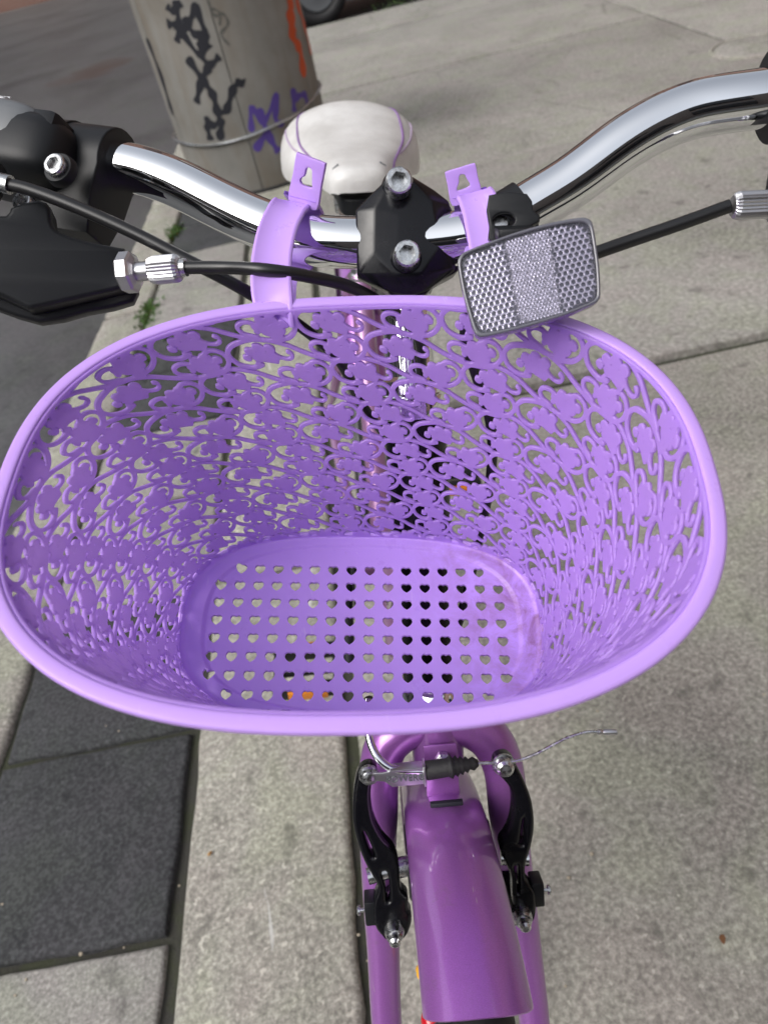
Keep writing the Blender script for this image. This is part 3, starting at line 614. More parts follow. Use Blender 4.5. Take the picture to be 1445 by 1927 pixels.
ARM_RS = [[(48.5, 310.3), (49.9, 309.8), (48.0, 291.1), (43.5, 291.0), (44.6, 293.6)], [(40.3, 278.8), (43.9, 279.5), (44.3, 267.4), (43.8, 257.5), (40.2, 256.8), (40.7, 267.8)]]
ARM_LS, ARM_RS = [[[tuple(np.mean(h, 0) + (V(p) - np.mean(h, 0)) * (0.62, 0.8)) for p in h] for h in H] for H in (ARM_LS, ARM_RS)]
armL = B('brake_arm', plate(S(0, -38, 0), SX, SZ, [ARM_L] + ARM_LS, 0.0062, 0.0026), 'gloss', sharp=50)
armR = B('brake_arm', plate(S(0, -38, 0), SX, SZ, [ARM_R] + ARM_RS, 0.0062, 0.0026), 'gloss', sharp=50)
for arm, x, z in ((armL, -39.6, 240.4), (armR, 43.6, 242.7)):
    B('pivot_boss', tube([S(x, -6, z), S(x, -44, z)], 0.0085, 24), 'gloss', arm)
    B('pivot_bolt', lathe(S(x, -44, z), -SY, [(0, 0.0066), (0.003, 0.0064), (0.0065, 0.0052), (0.0068, 0.0040), (0.0115, 0.0036), (0.013, 0.0020)], 24), 'steel', arm, sharp=30)
for arm, x, z, s in ((armL, -53.8, 252.0, -1), (armR, 55.4, 254.5, 1)):
    B('spring_block', rbox(S(x, -36, z), SX, SY, SZ, 0.008, 0.014, 0.017, 0.0012), 'black', arm)
    B('tension_screw', join([tube([S(x, -38, z), S(x + s * 9, -38, z)], 0.0014, 10), lathe(S(x + s * 7.2, -38, z), SX * s, [(0, 0.0032), (0.0012, 0.0032), (0.002, 0.002)], 16)]), 'steel', arm)
B('pad_post', join([tube([S(-54, -38, 275.7), S(-36, -36, 278.2)], 0.0052, 20), tube([S(-36, -36, 278), S(-21, -34, 279)], 0.0064, 20)]), 'steel', armL)
B('pad_post', tube([S(52, -34, 276), S(34, -32, 277)], 0.0052, 20), 'steel', armR)
B('brake_pad', rbox(S(-24, -30, 279), SX, unit(SY + 0.3 * SZ), SZ, 0.008, 0.05, 0.012, 0.002), 'rubber', armL)
B('brake_pad', rbox(S(27, -30, 277), SX, unit(SY + 0.3 * SZ), SZ, 0.008, 0.05, 0.012, 0.002), 'rubber', armR)
B('link_pin', lathe(S(-47.2, -43.5, 349.5), -SY, [(0, 0.0062), (0.003, 0.0062), (0.0042, 0.0054), (0.0044, 0.0036), (0.0056, 0.0034), (0.006, 0.002)], 24), 'steel', armL, sharp=30)
lk = B('noodle_link', join([plate(S(-28, -47.5, 347), SX, SZ, [[(-18, 5), (-10, 4.6), (-5, 5.4), (15, 5.0), (15, -5.0), (-5, -5.2), (-10, -1.0), (-18, 0.2)]], 0.0009, 0.0003, 1),
                            plate(S(-21, -46.5, 353.3), SX, -SY, [[(-13, 4.5), (8, 4.5), (8, -5), (-13, -5)]], 0.0008, 0.0003, 1),
                            rbox(S(-12.6, -46, 348.5), SX, SY, SZ, 0.0016, 0.012, 0.013, 0.0004)]), 'alloy', armL, sharp=30)
B('lettering', text('POWER\u00ae', S(-24.5, -48.6, 346.8), SX, SZ, 0.0058, 0.00045), 'grey', lk, smooth=False)
B('noodle', tube(smooth_path([S(-44, -28, 392), S(-45.5, -36, 376), S(-43, -42, 364), S(-37, -45, 356), S(-28.4, -46, 351.5), (S(-13, -46, 349.5))], 8), 0.0027, 14), 'chrome', armL)
boot_p = [S(-12, -46, 349.5), S(20, -45, 351)]
B('boot', lathe(boot_p[0], boot_p[1] - boot_p[0], [(0, 0.0052), (0.001, 0.0060), (0.014, 0.0056), (0.0155, 0.0066)] + [q_ for i in range(4) for q_ in ((0.0165 + i * 0.0032, 0.0072 - i * 0.0007), (0.0181 + i * 0.0032, 0.0050 - i * 0.0006))] + [(0.0305, 0.0042), (0.0335, 0.0020)], 24), 'rubber', armL, sharp=0)
B('cable_anchor', join([lathe(S(37.5, -43.5, 348), -SY, [(0, 0.0072), (0.0015, 0.0072), (0.0018, 0.0058), (0.0065, 0.0054), (0.0078, 0.0036), (0.008, 0.001)], 20)]), 'steel', armR, sharp=30)
B('brake_wire', tube(smooth_path([S(19, -45, 351), S(30, -45, 350.3), S(38, -45.5, 350.2), S(47, -46, 351), S(58.6, -46, 354.5), S(75.7, -46, 362.2), S(89.2, -46, 365.6), S(97.6, -46, 365.1)], 6), 0.0011, 8), 'steel', armR)
B('wire_end_cap', lathe(S(97, -46, 365.2), S(108.6, -46, 364.1) - S(97, -46, 365.2), [(0, 0.0018), (0.0015, 0.0020), (0.003, 0.0014), (0.0045, 0.0020), (0.0115, 0.0019), (0.012, 0.001)], 12), 'alloy', armR)

# left control: clamp, shifter, brake lever body, barrel adjuster
cp, ct = bar_at(-0.108); nrm = unit(V((0.10, -0.72, 0.69))); nrm = unit(nrm - ct * (nrm @ ct)); dn = unit(np.cross(ct, nrm))
if dn[2] > 0: dn = -dn
ctl = B('brake_lever_clamp', plate(cp - ct * 0.006, nrm, -dn, [[(19.5 * math.cos(a), 19.5 * math.sin(a)) for a in np.linspace(-0.5, 3.6, 18)] + [(-17, -24), (-11, -46), (9, -46), (16, -26)]], 0.0165, 0.0012, 1), 'black', sharp=50)
def ringc(x0, x1, r): return tube(BAR[(BAR[:, 0] >= x0) & (BAR[:, 0] <= x1)], r, 32)
B('clamp_collar', ringc(-0.112, -0.0965, 0.0150), 'black', ctl)
B('bolt_washer', lathe(V((-0.1197, 0.4225, 0.9278)) - nrm * 0.0035, nrm, [(0, 0.0088), (0.004, 0.0084), (0.0048, 0.0078), (0.005, 0.004)], 28), 'black', ctl)
hexbolt('clamp_bolt', V((-0.1197, 0.4225, 0.9278)) + nrm * 0.0005, nrm, 0.0060, 0.0045, ctl)
hexbolt('clamp_bolt', V((-0.1420, 0.4165, 0.9165)), nrm, 0.0056, 0.0045, ctl)
# shifter pod
def superell(c, x, y, z, a, b, d, e=2.6, nu=36, nv=20):
    c = V(c); vs, f = [], []
    sp = lambda t, p: math.copysign(abs(t) ** p, t)
    for i in range(nv + 1):
        v_ = -math.pi / 2 + math.pi * i / nv
        for j in range(nu):
            u_ = 2 * math.pi * j / nu; p = 2 / e
            vs.append(c + x * a * sp(math.cos(v_), p) * sp(math.cos(u_), p) + y * b * sp(math.cos(v_), p) * sp(math.sin(u_), p) + z * d * sp(math.sin(v_), p))
    for i in range(nv):
        for j in range(nu): j2 = (j + 1) % nu; f.append([i * nu + j, i * nu + j2, (i + 1) * nu + j2, (i + 1) * nu + j])
    return vs, f
sp_, st_ = bar_at(-0.165)
sh = B('gear_shifter', superell(V((-0.150, 0.466, 0.9290)), ct, nrm, -dn, 0.041, 0.026, 0.020, 3.6), 'black', sharp=0)
B('shifter_top', superell(V((-0.156, 0.4720, 0.9400)), ct, nrm, -dn, 0.037, 0.021, 0.0150, 3.6), 'grey', sh, sharp=0)
_tn = unit(nrm * 0.62 - dn * 0.80)
B('lettering', text('SIS', V((-0.1462, 0.4708, 0.9575)) + _tn * 0.0012, ct, np.cross(_tn, ct), 0.0085, 0.0004), 'print', sh, smooth=False)
B('shifter_arm', rbox(V((-0.128, 0.452, 0.931)), ct, nrm, dn, 0.02, 0.03, 0.032, 0.004), 'black', sh)
B('shifter_core', ringc(-0.24, -0.118, 0.0205), 'black', sh)
B('cable_ferrule', tube([V((-0.152, 0.4035, 0.9365)), V((-0.1385, 0.3983, 0.931))], 0.0046, 18), 'steel', sh)
B('cable_stop', superell(V((-0.158, 0.4085, 0.937)), ct, nrm, dn, 0.016, 0.012, 0.013, 3), 'black', sh)
LO, LX, LY, LN = V((-0.1236, 0.385, 0.8963)), V((0.9337, 0.0586, -0.3533)), V((0.25, 0.5995, 0.7603)), V((0.2564, -0.7982, 0.5451))
LEV = [(-49.3, 11.6), (-28.3, 16.2), (-26.0, 20.3), (-13.2, 25.5), (-7.7, 22.2), (-7.2, 15.6), (-4.9, 11.2), (2.6, 8.5), (15.3, 6.3), (25.6, 5.3), (27.8, 3.0), (29.8, -13.0), (30.0, -14.5), (6.9, -21.8), (-16.4, -28.9), (-20.7, -28.2), (-32.7, -23.0), (-50.2, -15.5)]
lever = B('brake_lever_body', plate(LO - LN * 0.007, LX, LY, [LEV], 0.0105, 0.0024, 2, 3), 'black', sharp=60)
B('lever_blade', plate(LO - LN * 0.0165 - LY * 0.004, LX, LY, [[(-80, -2), (-40, -8), (0, -8), (29.5, -4), (30.4, -15), (6.9, -22.2), (-16.4, -29), (-40, -22), (-80, -14)]], 0.006, 0.002, 2), 'black', lever, sharp=50)
a_, b_ = V((-0.0884, 0.3533, 0.8907)), V((-0.0646, 0.3477, 0.8889)); d_ = unit(b_ - a_)
B('lock_nut', lathe(a_ - d_ * 0.006, d_, [(0, 0.0088), (0.001, 0.0098), (0.0058, 0.0098), (0.0068, 0.0088), (0.008, 0.006)], 8), 'alloy', lever, smooth=False)
def barrel(o, d, L, r):
    prof = [(0, r * 0.55), (0.0012, r * 0.9), (0.004, r), (L - 0.0025, r), (L - 0.001, r * 0.9), (L, r * 0.7)]
    vs, f = lathe(o, d, prof, 48); vs = vs.reshape(len(prof), 48, 3); o = V(o)
    for i, (s, _) in enumerate(prof):
        c = o + d * s
        for j in range(0, 48, 2):
            if 1 <= i <= 4: vs[i, j] = c + (vs[i, j] - c) * 0.90
    return vs.reshape(-1, 3), f
B('thread', tube([a_, a_ + d_ * 0.012], 0.0045, 20), 'alloy', lever)
B('barrel_adjuster', barrel(a_ + d_ * 0.0075, d_, 0.0165, 0.0067), 'alloy', lever, smooth=False)
B('cable_ferrule', tube([b_ - d_ * 0.001, b_ + d_ * 0.0022], 0.0042, 18), 'steel', lever)
# right control
rp, rt = bar_at(0.262)
rctl = B('brake_lever_clamp', join([tube(BAR[(BAR[:, 0] > 0.2235) & (BAR[:, 0] < 0.26)], 0.0205, 28), rbox(V((0.243, 0.325, 0.868)), (1, 0, 0), (0, 1, 0), (0, 0, 1), 0.034, 0.035, 0.05, 0.004)]), 'black')
a2, b2 = V((0.2150, 0.3126, 0.8612)), V((0.1937, 0.3165, 0.8642)); d2 = unit(b2 - a2)
B('barrel_adjuster', barrel(a2, d2, 0.0205, 0.0063), 'alloy', rctl, smooth=False)
B('lock_nut', lathe(a2 - d2 * 0.004, d2, [(0, 0.0085), (0.001, 0.0095), (0.005, 0.0095), (0.006, 0.0085)], 8), 'alloy', rctl, smooth=False)
B('brake_lever_body', superell(V((0.262, 0.305, 0.858)), V((1, 0, 0)), V((0, 1, 0)), V((0, 0, 1)), 0.045, 0.02, 0.02, 3), 'black', rctl, sharp=0)
# cables
B('gear_cable', tube(smooth_path([[-0.1385, 0.3983, 0.931], [-0.129, 0.3949, 0.9272], [-0.1106, 0.3864, 0.9175], [-0.0858, 0.3733, 0.9027], [-0.0636, 0.3603, 0.888], [-0.0419, 0.3501, 0.8719], [-0.0193, 0.3521, 0.844], [-0.0027, 0.3581, 0.8131], [0.0039, 0.375, 0.7695], [0.02, 0.41, 0.70], [0.03, 0.47, 0.60]], 8), 0.0032, 14), 'hose')
B('brake_cable', tube(smooth_path([b_, [-0.0450, 0.3410, 0.8866], [-0.0250, 0.3290, 0.8850], [-0.0068, 0.3300, 0.8766], [0.012, 0.3370, 0.8630], [0.029, 0.3496, 0.8412], [0.0433, 0.358, 0.8159], [0.0417, 0.37, 0.78], [0.035, 0.40, 0.70], [0.035, 0.47, 0.60]], 8), 0.0031, 14), 'hose')
B('brake_cable', tube(smooth_path([b2, [0.1709, 0.3178, 0.8611], [0.146, 0.3202, 0.8578], [0.12, 0.3215, 0.8547], [0.0885, 0.3290, 0.8479], [0.0692, 0.335, 0.8336], [0.0655, 0.337, 0.8167], [0.0688, 0.337, 0.7968], [0.0733, 0.334, 0.7631], [0.0698, 0.332, 0.7276], [0.055, 0.322, 0.685], [0.026, 0.296, 0.6312], [-0.0128, 0.2720, 0.5989], [-0.036, 0.258, 0.600], S(-44, -28, 392)], 8), 0.0032, 14), 'hose')

# reflector on its bracket
RK = 0.885
RO, RX, RY, RN = V((0.0842, 0.2747, 0.8750)), V((0.9596, -0.2548, -0.1196)), V((0.2494, 0.5725, 0.7811)), V((-0.1305, -0.7793, 0.6129))
RF = [(-34.7, 6.3), (-34.1, 9.8), (-31.5, 12.3), (-21.5, 16.1), (-9.9, 19.9), (1.6, 23.0), (13.0, 25.2), (22.1, 26.2), (25.5, 25.3), (27.3, 22.7), (28.9, 14.8), (30.6, 3.9), (31.5, -8.6), (30.7, -11.5), (28.2, -13.4), (16.8, -17.8), (2.4, -22.1), (-9.2, -25.1), (-21.6, -27.5), (-25.1, -26.9), (-27.0, -24.2), (-30.0, -14.8), (-32.8, -4.2)]
RF = [(a * RK, b * RK) for a, b in RF]
cen = np.mean(RF, 0); RFI = [tuple(cen + (V(p) - cen) * V((0.945, 0.915))) for p in RF]
refl = B('reflector', plate(RO - RN * 0.0045, RX, RY, [RF], 0.0042, 0.0018, 3), 'bezel', sharp=50)
B('bezel_rim', plate(RO + RN * 0.0004, RX, RY, [RF, RFI], 0.0014, 0.0008, 3), 'bezel', refl, sharp=50)
B('lens', plate(RO + RN * 0.0012, RX, RY, [RFI], 0.0004, 0.0001, 3), 'clear', refl, sharp=50)
def inside(p, L):
    c = False; j = len(L) - 1
    for i in range(len(L)):
        if (L[i][1] > p[1]) != (L[j][1] > p[1]) and p[0] < (L[j][0] - L[i][0]) * (p[1] - L[i][1]) / (L[j][1] - L[i][1]) + L[i][0]: c = not c
        j = i
    return c
def prisms():
    vs, f, fm = [], [], []; ang = [math.pi / 6 + i * math.pi / 3 for i in range(6)]; tilt = -0.19
    ca, sa = math.cos(0.24), math.sin(0.24)
    def P3(x, y, z): return RO + RX * x * 1e-3 + RY * y * 1e-3 + RN * z * 1e-3
    for zone in (0, 1, 2):
        pitch = 2.45 if zone != 1 else 1.5
        for r in range(-40, 41):
            for c in range(-40, 41):
                lx, ly = pitch * (c + 0.5 * (r % 2)), pitch * 0.866 * r; x, y = lx * ca - ly * sa, lx * sa + ly * ca
                if not inside((x, y), RFI): continue
                xl, xr_ = (-9.6 - y * 0.245) * RK, (11.2 - y * 0.185) * RK
                zz = 0 if x < xl else (2 if x > xr_ else 1)
                if zz != zone: continue
                rad = pitch * 0.577; k = len(vs)
                hexo = [(x + rad * 1.0 * math.cos(a + 0.24), y + rad * 1.0 * math.sin(a + 0.24)) for a in ang]
                if zone != 1:
                    hexi = [(x + rad * 0.66 * math.cos(a + 0.24), y + rad * 0.66 * math.sin(a + 0.24)) for a in ang]
                    vs += [P3(a, b, 0.0) for a, b in hexo] + [P3(a, b, 0.55) for a, b in hexi] + [P3(x + (a - x) * 0.85, y + (b - y) * 0.85, -0.9) for a, b in hexi]
                    for i in range(6):
                        j = (i + 1) % 6; f.append([k + i, k + j, k + 6 + j, k + 6 + i]); fm.append(0); f.append([k + 6 + i, k + 6 + j, k + 12 + j, k + 12 + i]); fm.append(1)
                    f.append([k + 12 + i for i in range(6)]); fm.append(1)
                else:
                    jx, jy = random.uniform(-0.22, 0.22), random.uniform(-0.22, 0.22)
                    vs += [P3(a, b, 0.0) for a, b in hexo] + [P3(x + jx, y + jy, 0.62)]
                    for i in range(6): f.append([k + i, k + (i + 1) % 6, k + 6]); fm.append(0)
    return vs, f, fm
pv, pf, pm = prisms()
tag(B('prism_array', (pv, pf), ['cell', 'pit'], refl, smooth=False, fm=pm), kind='stuff')
bp, bt = bar_at(0.093); bn = unit(V((-0.05, -0.70, 0.70))); bn = unit(bn - bt * (bn @ bt)); bw = np.cross(bt, bn)
brk = B('reflector_bracket', join([tube(BAR[(BAR[:, 0] > 0.0925) & (BAR[:, 0] < 0.1085)], 0.0150, 32)]), 'black', refl)
B('bracket_tongue', plate(V((0.0895, 0.3215, 0.8835)), RX, unit(RY + 0.1 * RN), [[(-9.5, 9), (7.5, 9), (10.5, 2), (13.5, -3), (-7.5, -12), (-9, -4)], [(-2.5 + 5 * math.cos(a), -2 + 3.2 * math.sin(a)) for a in np.linspace(0, 2 * math.pi, 12, endpoint=False)]], 0.0035, 0.0008, 2), 'black', refl, sharp=50)
B('bracket_arm', rbox((V((0.092, 0.352, 0.869)) + V((0.0880, 0.3000, 0.8830))) / 2, V((0.0880, 0.3000, 0.8830)) - V((0.092, 0.352, 0.869)), RX, np.cross(unit(V((0.0880, 0.3000, 0.8830)) - V((0.092, 0.352, 0.869))), RX), 0.050, 0.018, 0.005, 0.001), 'black', refl)
B('bracket_screw', lathe(V((0.0850, 0.3215, 0.8810)) - RN * 0.002, unit(RN + 0.2 * RY), [(0, 0.0046), (0.0012, 0.0046), (0.0024, 0.0034), (0.0026, 0.001)], 20), 'steel', refl)

# rear frame: plane through steering axis and saddle
SAD = V((0.0755, 0.945, 0.770))
H0 = S(0, 0, 430); NF = unit(np.cross(SZ, SAD - H0)); NF = NF if NF[0] > 0 else -NF
RR = unit(np.cross(V((0, 0, 1)), NF)); RR = RR if RR[1] > 0 else -RR; UU = unit(np.cross(NF, RR)); UU = UU if UU[2] > 0 else -UU
def F(r, u, l=0.0): return H0 + RR * r + UU * (u - H0[2]) + NF * l
sr, su = (SAD - H0) @ RR, (SAD - H0) @ UU + H0[2]
rear_ax = F(0.80, 0.300)
B('head_tube', tube([S(0, 0, 384), S(0, 0, 570)], 0.0200, 28), 'gloss')  # black and extended upward, standing in for dark reflections in the chrome quill
BB = F(0.40, 0.285); ST = F(sr - 0.02, su - 0.16)
fr = B('frame', tube(smooth_path([S(0, 12, 470), F(0.16, 0.47), F(0.27, 0.40), F(0.385, 0.36)], 8), 0.0145, 20), 'pink')
B('down_tube', tube(smooth_path([S(0, 12, 400), F(0.14, 0.40), F(0.27, 0.325), BB], 8), 0.0155, 20), 'pink', fr)
B('seat_tube', tube([BB, ST], 0.015, 20), 'pink', fr)
B('bottom_bracket', tube([BB - NF * 0.036, BB + NF * 0.036], 0.021, 24), 'pink', fr)
for s in (-1, 1):
    B('chain_stay', tube(smooth_path([BB + NF * s * 0.018, F(0.55, 0.290, s * 0.042), rear_ax + NF * s * 0.062], 6), 0.0085, 14), 'pink', fr)
    B('seat_stay', tube(smooth_path([ST + NF * s * 0.014, F(0.66, 0.43, s * 0.045), rear_ax + NF * s * 0.062], 6), 0.0075, 14), 'pink', fr)
B('seat_post', tube([ST - UU * 0.05, F(sr - 0.005, su - 0.05)], 0.0127, 24), 'chrome')
B('seat_clamp', lathe(ST - UU * 0.012, UU, [(0, 0.0175), (0.016, 0.0175)], 24), 'alloy', fr)
wheel(rear_ax, NF, RR, UU, bike)
B('rear_mudguard', guard(rear_ax, RR, UU, NF, 0.320, -1.0, 1.5, 0.0265, 0.017, 60), 'purple', sharp=50)
# crank, chain guard, pedals, kickstand
ch = B('crankset', join([tube([BB - NF * 0.055, BB + NF * 0.055], 0.008, 16), lathe(BB - NF * 0.048, NF, [(0, 0.02), (0.001, 0.075), (0.004, 0.075), (0.005, 0.02)], 40)]), 'black')
for s, cd in ((-1, unit(-RR * 0.9 - UU * 0.25)), (1, unit(RR * 0.9 + UU * 0.25))):
    e = BB + NF * s * 0.060 + cd * 0.145
    B('crank_arm', tube([BB + NF * s * 0.056, e], [0.010, 0.008], 14), 'black', ch)
    pc = e + NF * s * 0.055
    pd = B('pedal', join([rbox(pc + RR * k_ * 0.03, NF, RR, UU, 0.088, 0.012, 0.022, 0.002) for k_ in (-1, 1)] + [rbox(pc + NF * k_ * 0.038, NF, RR, UU, 0.010, 0.06, 0.020, 0.002) for k_ in (-1, 1)] + [tube([e, pc + NF * s * 0.04], 0.007, 12)]), 'black', ch)
    for k_ in (-1, 1): B('pedal_reflector', rbox(pc + RR * k_ * 0.0375, NF, RR, UU, 0.05, 0.004, 0.016, 0.001), 'amber', pd)
B('kickstand', tube(smooth_path([F(0.50, 0.275, 0.03), F(0.515, 0.20, 0.075), V((F(0.54, 0.1, 0.155)[0], F(0.54, 0.1, 0.155)[1], 0.006))], 6), 0.007, 12), 'black')

# saddle: lofted shell, nose towards the handlebar
def saddle():
    """sections front to rear: (t, half width, top height, skirt depth)"""
    sec = [(-0.138, 0.012, -0.002, 0.012), (-0.134, 0.026, 0.005, 0.021), (-0.125, 0.034, 0.009, 0.027), (-0.10, 0.040, 0.010, 0.031), (-0.06, 0.050, 0.008, 0.036), (-0.02, 0.066, 0.006, 0.042), (0.02, 0.083, 0.006, 0.050), (0.055, 0.0905, 0.010, 0.056), (0.085, 0.0925, 0.016, 0.058), (0.105, 0.088, 0.018, 0.055), (0.120, 0.074, 0.015, 0.046), (0.128, 0.052, 0.008, 0.03), (0.131, 0.02, -0.002, 0.012)]
    s = smooth_path([(a, b, c_) for a, b, c_, _ in sec], 5); dp = np.interp(s[:, 0], [q_[0] for q_ in sec], [q_[3] for q_ in sec])
    vs, f = [], []; m_ = 33
    for i, (t_, w, h) in enumerate(s):
        for k_ in range(m_):
            a = math.pi * (k_ / (m_ - 1)); c, sn = math.cos(a), math.sin(a)
            x = -w * math.copysign(abs(c) ** 0.62, c); z = h - dp[i] * (1 - sn ** 0.72)
            dip = 0.008 * math.exp(-(x / 0.05) ** 2) * max(0.0, min(1.0, (t_ + 0.04) / 0.1)) * min(1.0, w / 0.07)
            vs.append(SAD + RR * t_ + NF * x + UU * (z + dip))
    n_ = len(s)
    for i in range(n_ - 1):
        for k_ in range(m_ - 1): f.append([i * m_ + k_, i * m_ + k_ + 1, (i + 1) * m_ + k_ + 1, (i + 1) * m_ + k_])
    f += [list(range(m_))[::-1], [(n_ - 1) * m_ + k_ for k_ in range(m_)]]
    return np.array(vs), f, s, m_
sv, sf, ss, sm = saddle()
sad = B('saddle', (sv, sf), 'vinyl', sharp=0)
B('saddle_base', plate(SAD - UU * 0.034, RR, NF, [[(-126, -12), (-110, -24), (-50, -30), (10, -62), (60, -84), (100, -78), (118, -40), (118, 40), (100, 78), (60, 84), (10, 62), (-50, 30), (-110, 24), (-126, 12)]], 0.010, 0.003, 3), 'black', sad)
for s in (-1, 1): B('saddle_rail', tube(smooth_path([SAD + RR * -0.11 + NF * s * 0.008 - UU * 0.048, SAD + RR * -0.05 + NF * s * 0.02 - UU * 0.066, SAD + RR * 0.04 + NF * s * 0.022 - UU * 0.066, SAD + RR * 0.10 + NF * s * 0.045 - UU * 0.046], 6), 0.0035, 10), 'chrome', sad)
B('rail_clamp', rbox(SAD - UU * 0.066, NF, RR, UU, 0.055, 0.03, 0.024, 0.004), 'steel', sad)
def on_saddle(ks, w, mt, name):
    """printed line following section parameter k (0..1 across) along the shell"""
    pts = []
    for t_, k_ in ks:
        i = int(np.argmin(np.abs(ss[:, 0] - t_))); a = k_ * (sm - 1); j = int(a); fr2 = a - j
        pts.append(sv[i * sm + j] * (1 - fr2) + sv[i * sm + min(j + 1, sm - 1)] * fr2)
    B(name, tube(smooth_path(pts, 5), w, 8), mt, sad)
for s in (0, 1):
    q_ = (lambda k_: k_) if s == 0 else (lambda k_: 1 - k_)
    on_saddle([(0.124, q_(0.33)), (0.10, q_(0.31)), (0.06, q_(0.295)), (0.02, q_(0.27)), (-0.02, q_(0.23)), (-0.06, q_(0.18)), (-0.09, q_(0.13))], 0.0015, 'violet_print', 'printed_line')
    on_saddle([(0.120, q_(0.19)), (0.09, q_(0.19)), (0.05, q_(0.205)), (0.01, q_(0.215)), (-0.03, q_(0.20))], 0.0014, 'violet_pale', 'printed_line')

for s in (-1, 1):
    i = int(np.argmin(np.abs(ss[:, 0] + 0.112))); pk = sv[i * sm + (10 if s < 0 else sm - 11)]; pn = unit(sv[i * sm + (10 if s < 0 else sm - 11)] - (SAD + RR * -0.112 - UU * 0.03))
    B('printed_mark', rbox(pk + pn * 0.0003, RR, np.cross(pn, RR), pn, 0.003, 0.008, 0.0010, 0.0003), 'grey', sad)

# ------------------------------------------------------------------ basket: frame Q (x along its width, y to the handlebar, z up)
RB = np.array([[0.96313, 0.21554, 0.16098], [-0.15933, 0.93918, -0.30424], [-0.21676, 0.26737, 0.93890]])
PB = np.array([-0.03081, 0.26466, 0.69421])
def Q(p): return PB + np.asarray(p, float) @ RB.T
basket = thing('bicycle_basket', PB, 'oval lilac plastic basket with floral lattice sides hung on the handlebar', 'basket')
def oval(a, b, n_, cx, cy, m_=2400):
    t_ = np.linspace(0, 2 * np.pi, 8000, endpoint=False); c, s = np.cos(t_), np.sin(t_)
    x = a * np.sign(c) * np.abs(c) ** (2 / n_) + cx; y = b * np.sign(s) * np.abs(s) ** (2 / n_) + cy
    d = np.hypot(np.diff(np.r_[x, x[0]]), np.diff(np.r_[y, y[0]])); L = np.r_[0, np.cumsum(d)]
    u = np.linspace(0, L[-1], m_, endpoint=False); return np.stack([np.interp(u, L, np.r_[x, x[0]]), np.interp(u, L, np.r_[y, y[0]])], 1), L[-1]
HB = 0.1585; TX = 0.0714
top_c, LT = oval(0.1342, 0.0945, 2.5, -0.0039, 0.0012)
bot_c, LB = oval(0.1035, 0.0580, 2.8, 0.002, 0.004)
def wall_pt(fu, fv):
    """fu, fv arrays in 0..1 -> basket coordinates on the wall"""
    m_ = len(top_c); k = (np.asarray(fu) % 1.0) * m_; i = k.astype(int) % m_; w = (k - np.floor(k))[:, None]
    T = top_c[i] * (1 - w) + top_c[(i + 1) % m_] * w; Bq = bot_c[i] * (1 - w) + bot_c[(i + 1) % m_] * w
    fv = np.asarray(fv)[:, None]; g = fv + 0.10 * np.sin(np.pi * fv) * (1 - fv)          # slight swell low on the wall
    xy = Bq * (1 - g) + T * g; z = fv[:, 0] * (HB - 0.002 + TX * xy[:, 0] * 1.0)
    return np.column_stack([xy, z])
